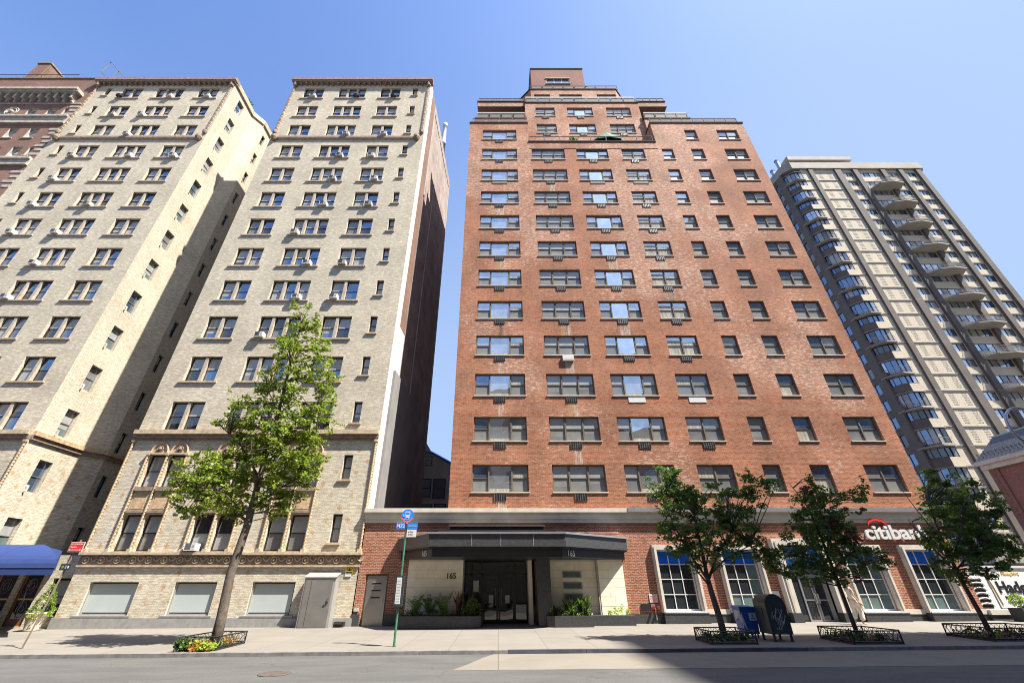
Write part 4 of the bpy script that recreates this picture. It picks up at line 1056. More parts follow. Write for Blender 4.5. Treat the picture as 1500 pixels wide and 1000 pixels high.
def tree(name_, label, base, trunk, limbs, blobs, leafs, size, bark, seed, dens=1.0, group=None, clump=.26):
    """trunk: list of (x,y,z,r); limbs: lists of the same; blobs: (x, y, z, rx, ry, rz, n clumps)"""
    rr = random.Random(seed)
    root = thing('street_tree', label, 'tree', base, group)
    mb = MB(); mb.tube([p[:3] for p in trunk], [p[3] for p in trunk], bark, 10)
    tr = part('trunk', mb, root, True)
    mb = MB()
    for lb in limbs: mb.tube([p[:3] for p in lb], [p[3] for p in lb], bark, 6)
    pts = [Vector(p[:3]) for lb in limbs + [trunk[1:]] for p in lb]
    # denser anchor points along limbs
    anch = []
    for lb in limbs + [trunk[1:]]:
        for a, b in zip(lb, lb[1:]):
            for q in range(5): anch.append(Vector(a[:3]).lerp(Vector(b[:3]), q/5))
    cl = []
    for (x, y, z, rx, ry, rz_, n) in blobs:
        for _ in range(n):
            while True:
                a, b, c = rr.uniform(-1, 1), rr.uniform(-1, 1), rr.uniform(-1, 1); q = a*a+b*b+c*c
                if q <= 1 and q > .12: break
            cl.append(Vector((x+a*rx, y+b*ry, z+c*rz_)))
    for c in cl:
        if rr.random() < .55:
            near = min(anch, key=lambda p: (p-c).length + (.8 if p.z > c.z else 0))
            mid = near.lerp(c, .55) + Vector((rr.uniform(-.1, .1), rr.uniform(-.1, .1), .05))
            mb.tube([near, mid, c], [.022, .013, .005], bark, 4, False)
    part('branches', mb, root)
    mb = MB()
    for c in cl:
        m_ = leafs[0] if rr.random() < .8 else rr.choice(leafs)
        r_ = clump*rr.uniform(.55, 1.3)
        leaves(mb, c, r_, int(34*dens*rr.uniform(.6, 1.3)), size, m_, rr, .55)
        if rr.random() < .4:   # a stray twig sticking out of the clump
            d = Vector((rr.uniform(-1, 1), rr.uniform(-1, 1), rr.uniform(-.3, .8))).normalized()*r_*1.5
            for q in (.6, .8, 1.0, 1.15): leaves(mb, c + d*q, .07, 4, size, m_, rr, .8)
    part('crown', mb, root)
    return root
def P2W(px_, py_, Y):
    a = 1394/(py_+536); return ((px_-730)*a/706.436*Y, 1.6+Y*(a-1)/.58784)
def blobs_from(spec, Y, seed, depth=.9):
    """crown outline notes: (px, py, radius px, clumps) turned once into metres at the tree's own distance"""
    rr = random.Random(seed); out = []
    for px_, py_, r, n in spec:
        x, z = P2W(px_, py_, Y); a = 1394/(py_+536); s = r*a/706.436*Y
        out.append((x, Y+rr.uniform(-.4, .4)*min(1, s), z, s, s*depth, s*1.12, n))
    return out
g1 = gz(-9.5, 17.2)
spec1 = [(447,468,22,16),(436,492,26,22),(462,482,16,9),(455,520,34,36),(415,505,20,14),(476,505,12,6),(430,545,42,56),(472,552,20,16),(395,560,22,18),(480,575,12,7),(440,590,44,60),
         (360,610,34,38),(335,612,18,12),(400,615,40,46),(455,625,34,40),(430,655,50,70),(380,650,36,42),(350,665,30,28),(310,690,36,42),(275,690,22,18),(262,712,18,13),(330,705,42,52),(385,700,44,56),(430,690,40,48),(452,690,20,18),
         (290,735,24,20),(355,728,34,34),(405,728,26,24),(300,715,28,26),(412,745,12,7),(445,660,26,22),(385,745,10,5),(345,748,12,6),(272,745,12,6)]
T1 = tree('street_tree', 'tall pyramidal bright green street tree in front of the tan block', (-9.45, 17.1, g1),
     [(-9.47, 17.1, g1-.05, .19), (-9.5, 17.1, .6, .165), (-9.62, 17.1, 2.0, .15), (-9.52, 17.12, 3.6, .135), (-9.55, 17.1, 5.5, .11), (-9.5, 17.05, 8, .075), (-9.6, 17.05, 10.5, .045), (-9.65, 17.05, 13.2, .02)],
     [[(-9.52,17.1,3.7,.06),(-10.8,17,4.5,.04),(-12.4,16.9,5.2,.02)],[(-9.52,17.1,4.2,.05),(-8.6,17.2,5,.03),(-7.9,17.3,5.6,.015)],[(-9.55,17.1,5.3,.05),(-10.7,17.2,6.6,.03),(-11.6,17.2,7.3,.015)],
      [(-9.5,17.1,6.5,.04),(-8.6,17.0,7.6,.025),(-7.7,17,8.6,.012)],[(-9.5,17.1,8,.03),(-10.3,17,9.2,.02),(-10.9,17,10,.01)],[(-9.55,17,5,.04),(-9.6,16.2,6,.025),(-9.7,15.8,6.8,.012)],[(-9.5,17.1,5.8,.04),(-9.3,17.9,7,.025),(-9.3,18.3,8,.012)],
      [(-9.52,17.1,3.9,.05),(-10.4,16.6,4.6,.03),(-11.2,16.3,4.8,.015)]],
     blobs_from(spec1, 17.1, 3, .8), ('lf_bright', 'lf_mid', 'lf_lime'), .12, 'bark', 11, .86, clump=.24)
grp = 'street trees in front of the bank'
g2 = gz(7.6, 17)
spec2 = [(968,705,24,17),(985,725,26,20),(1010,735,30,26),(1045,735,34,30),(1085,735,26,20),(1110,715,22,14),(1128,712,12,6),(1000,765,34,30),(1040,770,38,34),(1080,765,28,24),(1100,790,18,12),(1118,815,13,8),(990,790,24,16),(1020,800,32,22),(1060,795,26,16),(972,775,12,5),(1124,830,8,3),(985,695,12,6),(1025,822,14,5)]
T2 = tree('street_tree', 'broad-crowned dark street tree just left of the dark green mailbox', (7.6, 17.1, g2),
     [(7.62, 17.1, g2-.05, .12), (7.6, 17.1, .6, .105), (7.5, 17.1, 1.5, .09), (7.48, 17.1, 1.9, .075), (7.5, 17.1, 3.0, .05), (7.5, 17.1, 4.2, .02)],
     [[(7.5,17.1,1.75,.05),(7.0,17,2.6,.03),(6.6,17,3.6,.015),(6.4,17,4.8,.008)],[(7.5,17.1,1.8,.05),(8.1,17.1,2.7,.03),(8.9,17.1,3.5,.015)],[(7.5,17.1,1.6,.04),(7.0,16.8,2.1,.02),(6.7,16.7,2.7,.01)],[(7.5,17.1,1.9,.045),(8.4,17.2,2.5,.025),(9.6,17.2,3.0,.012)],[(7.5,17.1,2.2,.03),(7.6,16.4,3.0,.02),(7.8,16.1,3.8,.01)],[(7.5,17.1,2.2,.03),(7.3,17.8,3.0,.02),(7.1,18.1,3.8,.01)]],
     blobs_from(spec2, 17.1, 5, .9), ('lf_dark', 'lf_mid', 'lf_dark', 'lf_mid'), .105, 'bark_d', 21, 1.4, grp, clump=.23)
leaves_extra = MB()
spec3 = [(1190,705,10,6),(1195,725,16,12),(1180,745,20,16),(1215,745,26,22),(1245,735,16,10),(1262,718,9,4),(1195,770,30,28),(1226,772,24,24),(1250,795,13,9),(1175,795,28,24),(1215,805,38,40),(1246,806,23,24),(1283,816,13,10),(1150,822,20,14),(1185,830,24,18),(1218,832,16,8),(1296,822,7,3),(1136,832,9,4)]
g3 = gz(12.05, 17)
T3 = tree('street_tree', 'slender dark street tree beside the walking woman, in front of the bank door', (12.05, 17.0, g3),
     [(12.06, 17, g3-.05, .075), (12.04, 17, .8, .066), (12.02, 17, 1.8, .058), (12.0, 17, 3.0, .04), (11.9, 17, 4.2, .025), (11.5, 17, 5.1, .01)],
     [[(12,17,2.0,.03),(11.3,17,2.5,.02),(10.8,17,2.9,.01)],[(12,17,2.1,.03),(12.8,17.1,2.6,.02),(13.5,17,2.9,.01)],[(12,17,2.6,.03),(12.5,17,3.6,.018),(12.9,17,4.6,.008)],[(12,17,2.4,.03),(11.9,16.3,3.2,.02),(11.8,16.1,3.9,.01)],[(12,17,2.6,.03),(11.9,17.7,3.4,.02),(11.6,17.8,4.2,.01)]],
     blobs_from(spec3, 17.0, 6, .9), ('lf_dark', 'lf_mid', 'lf_dark', 'lf_red'), .10, 'bark_d', 31, 1.35, grp, clump=.22)
spec4 = [(1358,695,10,6),(1375,718,18,14),(1400,722,22,18),(1430,715,14,8),(1445,735,16,10),(1385,745,28,26),(1420,755,32,32),(1455,765,20,14),(1395,780,36,36),(1435,790,36,36),(1470,800,18,12),(1482,808,9,4),(1375,805,22,16),(1410,820,32,26),(1445,822,24,16),(1360,790,14,7),(1468,832,8,3),(1400,845,12,4)]
g4 = gz(16.8, 17.2)
T4 = tree('street_tree', 'dark-leaved street tree over the bank corner and the white truck, rightmost of the trees', (16.8, 17.3, g4),
     [(16.83, 17.3, g4-.05, .085), (16.8, 17.3, .8, .075), (16.7, 17.3, 1.9, .062), (16.75, 17.3, 3.2, .04), (16.9, 17.3, 4.6, .015)],
     [[(16.7,17.3,2.0,.03),(16.1,17.2,2.9,.02),(15.7,17.2,3.8,.01)],[(16.7,17.3,2.1,.03),(17.6,17.3,2.7,.02),(18.4,17.3,3.1,.01)],[(16.7,17.3,2.4,.03),(16.9,16.6,3.3,.02),(17.0,16.3,4.1,.01)],[(16.7,17.3,2.4,.03),(16.7,18,3.3,.02),(16.8,18.3,4,.01)],[(16.75,17.3,3,.025),(16.3,17.3,4.2,.015),(16,17.3,5.3,.007)]],
     blobs_from(spec4, 17.3, 8, .9), ('lf_dark', 'lf_mid', 'lf_dark', 'lf_lime'), .10, 'bark_d', 41, 1.35, grp, clump=.22)

# tree pit guards
def guard(x0, x1, y0, y1, label, h=.36, plants='dark', g=None):
    root = thing('tree_pit_fence', label, 'tree guard', ((x0+x1)/2, (y0+y1)/2, gz((x0+x1)/2, y0)), 'iron tree pit fences')
    for (ax, ay, bx, by) in ((x0, y0, x1, y0), (x1, y0, x1, y1), (x1, y1, x0, y1), (x0, y1, x0, y0)):
        mb = MB(); L = math.hypot(bx-ax, by-ay); n = max(4, int(L/.17)); z = gz((ax+bx)/2, (ay+by)/2)
        q = lambda t, zz: (ax+(bx-ax)*t, ay+(by-ay)*t, z+zz)
        mb.tube([q(0, h), q(1, h)], .018, 'iron', 4); mb.tube([q(0, .07), q(1, .07)], .022, 'iron', 4); mb.tube([q(0, .0), q(1, .0)], .03, 'iron', 4)
        mb.tube([q(0, -.02), q(0, h+.02)], .022, 'iron', 5)
        for i in range(n):
            t0, t1 = i/n, (i+1)/n
            mb.tube([q(t0, .07), q(t0+.35/n, .22), q(t1, h)], .0085, 'iron', 4, False); mb.tube([q(t1, .07), q(t1-.35/n, .22), q(t0, h)], .0085, 'iron', 4, False)
        part('fence_panel', mb, root)
    zg = gz((x0+x1)/2, (y0+y1)/2)
    mb = MB(); mb.face([(x0+.02, y0+.02, gz(x0, y0)+.006), (x1-.02, y0+.02, gz(x1, y0)+.006), (x1-.02, y1-.02, gz(x1, y1)+.006), (x0+.02, y1-.02, gz(x0, y1)+.006)], 'soil'); part('soil', mb, root)
    return root
G1 = guard(-10.1, -8.95, 16.3, 18.0, 'low black iron fence around the tall bright green tree')
G2 = guard(6.9, 8.35, 16.45, 17.75, 'low black iron fence around the broad-crowned tree, left of the mailbox')
G3 = guard(11.3, 12.85, 16.2, 17.8, 'low black iron fence around the slender tree near the walking woman')
G4 = guard(16.2, 18.5, 16.6, 18.3, 'low black iron fence at the far right around the tree by the bank corner')
def flowerbed(x0, x1, y0, y1, label, mats, hmax, n, seed, loc):
    rr = random.Random(seed); mb = MB()
    for _ in range(n):
        x, y = rr.uniform(x0, x1), rr.uniform(y0, y1); z = gz(x, y)
        leaves(mb, (x, y, z + rr.uniform(.05, hmax)), .1, 12, .085, rr.choice(mats), rr, .8)
    single('flowerbed_plants', mb, label, 'bedding plants', loc, kind='stuff')
flowerbed(-10.0, -9.05, 16.4, 17.9, 'coleus and green bedding plants around the trunk of the tall bright tree', ('lf_mid', 'lf_lime', 'lf_orange', 'lf_mid'), .26, 60, 1, (-9.5, 17.1, g1))
rr_ = random.Random(4); mb = MB()
for i in range(90):
    x = rr_.uniform(-10.15, -9.0); y = rr_.uniform(16.02, 16.35); f = (x+10.15)/1.15
    leaves(mb, (x, y, gz(x, y) + rr_.uniform(.04, .36 - .14*f)), .09, 13, .09, rr_.choice(('lf_mid', 'lf_deep', 'lf_mid') if f < .4 else ('lf_orange', 'lf_lime', 'lf_orange', 'lf_lime')), rr_, .8)
single('flower_clump', mb, 'mound of orange, lime and dark green coleus spilling over the fence of the tall bright tree', 'bedding plants', (-9.6, 16.2, g1), kind='stuff')
for (a, b, c, d, l, s) in ((7.0, 8.25, 16.55, 17.65, 'dark bedding plants inside the fence beside the mailbox', 2), (11.4, 12.75, 16.3, 17.7, 'dark bedding plants inside the fence near the walking woman', 3), (16.3, 18.4, 16.7, 18.2, 'dark bedding plants inside the fence at the far right', 5)):
    flowerbed(a, b, c, d, l, ('lf_deep', 'lf_mid', 'lf_deep', 'lf_deep', 'fl_pink', 'lf_lime'), .24, 85, s, ((a+b)/2, (c+d)/2, gz(a, c)))

# planter plants
def blade(mb, base, ang, lean, L, w, mat, rr, seg=5, leaflets=False):
    x, y, z = base; pts = []
    for i in range(seg+1):
        t = i/seg; r = lean*L*t*(.4+.6*t); pts.append(Vector((x+math.cos(ang)*r, y+math.sin(ang)*r, z + L*t*(1-.35*lean*t*t*1.2))))
    side = Vector((-math.sin(ang), math.cos(ang), 0)); k = mb.m(mat)
    if not leaflets:
        for i in range(seg):
            a, b = pts[i], pts[i+1]; wa = w*math.sin(math.pi*min(1, (i+.35)/(seg+.4))); wb = w*math.sin(math.pi*min(1, (i+1.35)/(seg+.4)))*(0.25 if i == seg-1 else 1)
            mb.face([a-side*wa/2, a+side*wa/2, b+side*wb/2, b-side*wb/2], mat)
    else:
        mb.tube(pts, [.008]*seg+[.003], mat, 4, False)
        for i in range(1, seg+1):
            for sg in (-1, 1):
                for q in (0, .5):
                    p = pts[i-1].lerp(pts[i], q+.3); d = (side*sg + (pts[i]-pts[i-1]).normalized()*.7).normalized()*w*(1.1-.6*i/seg)*2.2; n_ = Vector((0, 0, .012))
                    mid = p+d*.5+n_; mb.face([p, mid+Vector((0,0,.015)) , p+d-Vector((0,0,.02)), mid-Vector((0,0,.02))], mat)
def plant(label, x, y, z, n, L, w, lean, mats, seed, cat='plant', leaflets=False, name='planter_plant', spread=.08, group=None):
    rr = random.Random(seed); mb = MB()
    for i in range(n):
        blade(mb, (x+rr.uniform(-spread, spread), y+rr.uniform(-spread, spread), z), rr.uniform(0, 2*math.pi), lean*rr.uniform(.4, 1.2), L*rr.uniform(.6, 1.1), w, rr.choice(mats), rr, leaflets=leaflets)
    return single(name, mb, label, cat, (x, y, z), group)
zp = .43
plant('feathery green palm at the left in the long black planter', -3.85, 23.0, zp, 15, .95, .11, .8, ('lf_mid', 'lf_dark'), 1, leaflets=True, name='palm_plant')
plant('feathery green palm in the middle of the long black planter', -3.2, 23.05, zp, 15, 1.0, .11, .8, ('lf_mid', 'lf_dark'), 2, leaflets=True, name='palm_plant')
plant('tall feathery palm next to the burgundy plant in the long planter', -2.55, 23.0, zp, 15, 1.05, .11, .7, ('lf_mid', 'lf_mid'), 3, leaflets=True, name='palm_plant')
plant('burgundy cordyline with upright leaves near the rounded planter end', -1.85, 22.95, zp, 30, 1.05, .12, .42, ('lf_red', 'lf_red', 'lf_deep'), 4, name='cordyline_plant')
rr_ = random.Random(9); mb = MB()
for i in range(60):
    a = rr_.uniform(0, 6.28); r = rr_.uniform(0, .45); leaves(mb, (-1.2+r*math.cos(a), 23.0+r*.5*math.sin(a), zp+rr_.uniform(.05, .72-.6*r)), .12, 16, .085, 'lf_mid', rr_, .9)
single('shrub', mb, 'bushy bright green shrub at the rounded end of the long planter', 'shrub', (-1.2, 23, zp))
mb = MB()
for i in range(110):
    x = rr_.uniform(-4.5, -1.5); leaves(mb, (x, rr_.uniform(22.5, 23.5), zp+rr_.uniform(0, .2)), .1, 10, .07, rr_.choice(('lf_deep', 'lf_dark', 'lf_mid')), rr_, .6)
single('ground_cover', mb, 'low dark green planting along the long black planter', 'ground cover', (-3, 22.9, zp), kind='stuff')
mb = MB()
for i in range(70):
    x = rr_.uniform(2.3, 4.25); leaves(mb, (x, rr_.uniform(22.6, 23.5), zp+rr_.uniform(0, .25)), .11, 11, .08, rr_.choice(('lf_deep', 'lf_mid', 'lf_mid', 'lf_lime')), rr_, .6)
single('ground_cover', mb, 'low green planting in the planter beside the black column', 'ground cover', (3.2, 23, zp), kind='stuff')
plant('dark leafy plant with drooping leaves next to the black column', 2.65, 23.0, zp, 40, .5, .08, 1.0, ('lf_deep', 'lf_dark'), 6, spread=.2)
plant('spiky green plant in the middle of the planter beside the black column', 3.35, 23.0, zp, 50, .85, .08, .75, ('lf_dark', 'lf_mid'), 7, spread=.15)
plant('tall upright leafy plant at the right end of the planter beside the black column', 3.98, 23.05, zp, 56, 1.0, .10, .6, ('lf_dark', 'lf_mid', 'lf_deep'), 8, spread=.16)
plant('small red bromeliad among the leaves near the black column', 2.75, 22.65, zp, 9, .22, .05, .6, ('lf_red',), 10, spread=.04)
mb = MB()
for cx_, hh in ((5.55, .32), (5.85, .4), (6.15, .26), (5.3, .15)):
    for i in range(9): leaves(mb, (cx_+rr_.uniform(-.1, .1), 23.4+rr_.uniform(-.1, .1), .43+rr_.uniform(.03, hh)), .07, 10, .07, 'lf_lime', rr_, .9)
single('young_shrubs', mb, 'light green young shrubs in the low grey planter in the sun', 'shrub', (5.7, 23.4, .43))
# ================================================================ concrete tower, right
TY = 58.0
TW = thing('apartment_tower', 'tall cream and dark grey high-rise with stacked balconies, right of the red block', 'apartment tower', (76, 62, .3))
PZ = 2.812; Z0 = 75.0 - 26*PZ
floors = [Z0 + PZ*i for i in range(0, 27)]       # spandrel bottom of each storey
F = Frame(0, TY, 1, 0)
bays = [(72.95, 75.55), (82.4, 85.25), (86.15, 89.0)]
mb = MB()
# wall behind
mb.box(66.95, TY+.2, -1, 71.65, TY+.6, 79, 'cream_brick'); mb.box(64.55, TY+.2, -1, 66.05, TY+.6, 79, 'cream_brick')
mb.box(89.9, TY+.3, -1, 90.0, TY+22, 79, 'cream_brick')
holes = []
for a, b in bays + [(76.5, 81.45)]:
    hs = [(a+.2, z+1.25, b-.15, z+2.62) for z in floors]
    F2_ = Frame(0, TY+.28, 1, 0); F2_.wall(mb, a-.05, b+.05, -1, 79, hs, 'cream_brick', .25); holes += [(h, a) for h in hs]
# side face to the avenue (left)
SF = Frame(61.6, 84, 0, -1)                        # u = 84 - y
sh = []
for z in floors:
    for y in (61.4, 66.8, 72.3, 77.8): sh.append((84-y-3.4, z+.9, 84-y, z+2.62))
SF.wall(mb, 0, 22.4, -1, 79, sh, 'col_dark', .25)
mb.box(61.7, 83.5, -1, 90, 84, 79, 'col_dark'); mb.box(61.7, 59.5, 78, 90, 84, 78.2, 'tar')
# podium
mb.box(60.6, 57.0, -1, 63.2, 61, 4.0, 'concrete'); mb.box(60.2, 56.8, 4.0, 92, 58.4, 5.9, 'concrete')
part('wall', mb, TW)
mb = MB()
for z in floors:
    for x0, x1 in ((66.95, 71.65),): mb.box(x0, TY+.08, z-.1, x1, TY+.198, z+.04, 'concrete')
    for a, b in bays: mb.box(a, TY+.16, z-.08, b, TY+.278, z+.03, 'concrete')
    mb.box(64.6, TY+.08, z-.1, 66.05, TY+.198, z+.03, 'concrete')
    for s0 in (68.0, 70.0):                         # vent holes in the blank bay
        for r in range(6):
            for c in range(4): mb.box(s0+c*.2, TY+.19, z+.45+r*.36, s0+c*.2+.11, TY+.199, z+.45+r*.36+.16, 'col_dark')
part('floor_ledge', mb, TW)
for x0, x1, y0 in ((66.05, 66.95, TY), (71.65, 72.95, TY), (75.55, 76.5, TY), (81.45, 82.4, TY), (85.25, 86.15, TY), (89.0, 90.0, TY)):
    mb = MB(); mb.box(x0, y0-.15, -1, x1, y0+.49, 78.6, 'col_dark')
    for i in range(0, 27, 3): mb.box(x0-.004, y0-.154, floors[i]-.1, x1+.004, y0+.48, floors[i]-.04, 'stucco_d')
    part('column', mb, TW)
for y0, y1 in ((59.75, 61.25), (65.1, 66.6), (70.6, 72.1), (76.1, 77.6)):
    mb = MB(); mb.box(61.25, y0, -1, 61.62, y1, 78.6, 'col_dark'); part('column', mb, TW)
# parapet and roof structures
mb = MB(); P = [(61.0, 84), (61.0, 61.8), (61.4, 59.1), (62.7, 57.75), (90.6, 57.75), (91.2, 58.4), (91.2, 84)]
mb.prism(P, 78.45, 80.3, 'concrete'); part('parapet', mb, TW)
mb = MB(); mb.prism([(65.3, 80), (65.3, 60.0), (79.6, 60.0), (79.6, 80)], 84.3, 85.5, 'concrete'); mb.box(66.2, 60.8, 80.3, 78.8, 79, 84.3, 'col_dark')
for i in range(4): mb.box(67.5+i*3.2, 60.4, 80.3, 67.9+i*3.2, 60.8, 84.3, 'concrete')
part('roof_structure', mb, TW)
for x, y, z in ((64.6, 62.1, 86.5), (64.0, 63.6, 84.9)):
    mb = MB(); mb.tube([(x, y, 80), (x, y, z)], .42, 'galv', 10); mb.tube([(x, y, z), (x, y, z+.25)], .5, 'bus_blue', 10); part('roof_duct', mb, TW)
# windows of the front: the lower hundred as parts
tw = []
for i, z in enumerate(floors):
    for a, b in bays: tw.append((i, a+.2, z+1.25, b-a-.35, 'n'))
    tw.append((i, 76.7, z+1.25, 4.6, 'w'))
def tw_mesh(w, sd):
    n = 2 if w < 4 else 4; rr = random.Random(sd); mb = MB(); h = 1.37
    mb.box(.003, .1, .003, w-.003, .18, .05, 'bframe'); mb.box(.003, .1, h-.06, w-.003, .18, h-.003, 'bframe')
    for k in range(n+1): x = (w-.06)*k/n; mb.box(max(.003, x), .09, .05, min(w-.003, x+.06), .18, h-.06, 'bframe')
    for k in range(n):
        x0 = (w-.06)*k/n+.06; x1 = (w-.06)*(k+1)/n
        mb.face([(x0, .15, .05), (x1, .15, .05), (x1, .15, h-.06), (x0, .15, h-.06)], rr.choice(('g_bright', 'g_bright', 'g_blue', 'g_blind', 'g_shade')))
    return mb
vis = [t for t in tw if -10 < pxy(t[1], TY, t[2])[0] < 1515 and pxy(t[1], TY, t[2])[1] < 900]
vis.sort(key=lambda t: t[0]); rest = MB()
for j, t in enumerate(vis):
    sd = (t[0]*3+int(t[1])) % 5
    if j < 100: inst('window', cached(('tw', round(t[3], 2), sd), lambda: tw_mesh(t[3], sd).mesh('window')), TW, (t[1], TY+.28, t[2]))
    else:
        m_ = tw_mesh(t[3], sd)
        for f, k in zip(m_.f, m_.mi): rest.face([(m_.v[i][0]+t[1], m_.v[i][1]+TY+.28, m_.v[i][2]+t[2]) for i in f], m_.mats[k])
if rest.f: part('upper_windows', rest, TW, kind='stuff')
mb = MB()
for (u0, z0, u1, z1) in sh:
    y = 84-u1
    P = lambda u, z, d: SF.p(u, z, d)
    mb.face([P(u0, z0, .15), P(u1, z0, .15), P(u1, z1, .15), P(u0, z1, .15)], random.Random(int(z0*7+u0)).choice(('g_blue', 'g_blue', 'g_shade', 'g_dark')))
    for u in (u0, (u0*2+u1)/3, (u0+2*u1)/3, u1-.06): SF.box(mb, u, z0, .08, u+.06, z1, .2, 'bframe')
    SF.box(mb, u0, z0+.05, .08, u1, z0+.11, .2, 'bframe')
    SF.box(mb, u0-.1, z0-.1, -.1, u1+.1, z0, -.002, 'concrete')
part('side_windows', mb, TW, kind='stuff')
# hexagonal balconies on alternate storeys
def balcony(z):
    b = MB(); P = [(76.4, TY+.4), (77.5, TY-1.75), (79.6, TY-2.2), (82.1, TY-1.75), (82.9, TY-.2), (82.3, TY+.4)]
    b.prism(P, z-.22, z, 'concrete'); o = part('balcony', b, TW)
    b = MB(); Q = P[:5]
    for a, c in zip(Q, Q[1:]):
        ax, ay = a; cx_, cy_ = c; L = math.hypot(cx_-ax, cy_-ay); n = int(L/.22)
        b.tube([(ax, ay, z+1.05), (cx_, cy_, z+1.05)], .04, 'railm', 4); b.tube([(ax, ay, z+.12), (cx_, cy_, z+.12)], .03, 'railm', 4)
        for i in range(n): t = i/n; b.tube([(ax+(cx_-ax)*t, ay+(cy_-ay)*t, z), (ax+(cx_-ax)*t, ay+(cy_-ay)*t, z+1.05)], .018, 'railm', 3, False)
        b.face([(ax, ay+.03, z+.14), (cx_, cy_+.03, z+.14), (cx_, cy_+.03, z+.98), (ax, ay+.03, z+.98)], 'rail_glass')
    part('railing', b, o)
t = NT('smoked_rail_glass'); t.set(t.b.inputs['Base Color'], (.5, .52, .55, 1)); t.b.inputs['Alpha'].default_value = .22; t.b.inputs['Roughness'].default_value = .1; M['rail_glass'] = t.m
for i, z in enumerate(floors):
    if i % 2 == 1 and z > 8: balcony(z - .02)
# rounded corner bays
for i, z in enumerate(floors):
    if z < 4: continue
    bal = i % 2 == 0
    mb = MB()
    poly = [(61.62, 61.0), (61.62, 59.9), (61.85, 59.25), (62.95, 58.15), (64.6, 58.15), (64.6, 61.0)]
    sil = z+1.2 if not bal else z+.35
    # spandrel
    P = poly[:5]
    for (a, b) in zip(P, P[1:]):
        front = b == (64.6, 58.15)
        mt = 'cream_brick' if front else 'col_dark'  # chamfer and side spandrels get a darker colour standing in for their shade
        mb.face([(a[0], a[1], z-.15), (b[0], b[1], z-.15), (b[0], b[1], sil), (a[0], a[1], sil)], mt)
        mb.face([(a[0], a[1], z+2.65), (b[0], b[1], z+2.65), (b[0], b[1], z+PZ-.1), (a[0], a[1], z+PZ-.1)], 'concrete')
        L = math.hypot(b[0]-a[0], b[1]-a[1]); n = 1 if L < .8 else 2
        fr = Frame(a[0], a[1], b[0]-a[0], b[1]-a[1])
        for k in range(n):
            u0, u1 = L*k/n, L*(k+1)/n
            g = random.Random(i*7+k+int(L*10)).choice(('g_blue', 'g_blue', 'g_bright', 'g_dark', 'g_blind')) if i > 8 else random.Random(i*7+k+int(L*10)).choice(('g_blue', 'g_dark', 'g_shade', 'g_shopg', 'g_blind'))
            mb.face([fr.p(u0, sil, .12), fr.p(u1, sil, .12), fr.p(u1, z+2.65, .12), fr.p(u0, z+2.65, .12)], g)
            fr.box(mb, u0-.04, sil, .02, u0+.05, z+2.65, .13, 'bframe')
        fr.box(mb, 0, sil, .02, L, sil+.06, .13, 'bframe'); fr.box(mb, 0, z+2.57, .02, L, z+2.65, .13, 'bframe')
    mb.prism([(61.45, 61.2), (61.45, 59.85), (61.75, 59.15), (62.9, 58.0), (64.65, 58.0), (64.65, 61.2)], z+PZ-.24, z+PZ-.13, 'concrete')
    o = part('corner_bay', mb, TW)
    if bal:
        mb = MB(); Q = [(61.2, 60.5), (61.15, 59.3), (62.45, 57.55), (64.4, 57.75), (64.4, 58.15), (62.9, 58.15), (61.6, 59.9)]
        mb.prism(Q, z-.14, z+.02, 'concrete'); mb.prism([(61.18, 60.9), (61.12, 59.5), (61.3, 59.2), (61.62, 59.6), (61.62, 60.9)], z+.02, z+.95, 'col_dark')
        for a, b in zip(Q[1:4], Q[2:4]):
            L = math.hypot(b[0]-a[0], b[1]-a[1]); n = int(L/.2); mb.tube([(a[0], a[1], z+1.02), (b[0], b[1], z+1.02)], .035, 'railm', 4)
            for k in range(n): t_ = k/n; mb.tube([(a[0]+(b[0]-a[0])*t_, a[1]+(b[1]-a[1])*t_, z), (a[0]+(b[0]-a[0])*t_, a[1]+(b[1]-a[1])*t_, z+1.02)], .016, 'railm', 3, False)
        part('corner_balcony', mb, o)

# ================================================================ brick house with slate roof at the right edge
root = thing('brick_house', 'dark red brick building with slate mansard roof and white sash windows, at the right edge', 'house', (56, 40, .3))
mb = MB(); W = Frame(54, 46.7, 0, -1); hs = []
for k, z in enumerate((10.3, 7.0, 3.6)):
    for u in (2.35, 5.6, 8.9, 12.2): hs.append((u, z-1.75, u+.95, z))
W.wall(mb, 0, 26, -1, 12.6, hs, 'maroon', .2)
mb.face([(54, 46.7, -1), (54, 46.7, 12.6), (70, 46.7, 12.6), (70, 46.7, -1)], 'maroon'); mb.face([(54, 20.7, -1), (70, 20.7, -1), (70, 20.7, 12.6), (54, 20.7, 12.6)], 'maroon')
W.box(mb, 0, 8.0, -.05, 26, 8.12, -.002, 'maroon')
z = 0
while z < 12: W.box(mb, .02, z, -.04, .5, z+.35, -.002, 'brown_brick'); z += .7
part('wall', mb, root)
mb = MB(); W.box(mb, -.35, 12.6, -.35, 26, 13.1, -.002, 'limestone'); W.box(mb, -.5, 13.1, -.6, 26, 13.5, -.002, 'limestone'); W.box(mb, -.5, 13.1, -.002, 26, 13.5, 1.0, 'limestone'); part('cornice', mb, root)
mb = MB(); a = [(53.5, 47.2), (53.5, 20.7), (70, 20.7), (70, 47.2)]; b = [(55.1, 45.4), (55.1, 22), (69, 22), (69, 45.4)]
for i in range(4): j = (i+1) % 4; mb.face([(*a[j], 13.5), (*a[i], 13.5), (*b[i], 15.9), (*b[j], 15.9)], 'slate')
mb.face([(*p, 15.9) for p in b], 'slate'); rf = part('roof', mb, root)
mb = MB(); mb.tube([(*p, 15.92) for p in (b[3], b[0], b[1])], .09, 'copper', 6); part('copper_ridge', mb, rf)
mb = MB()
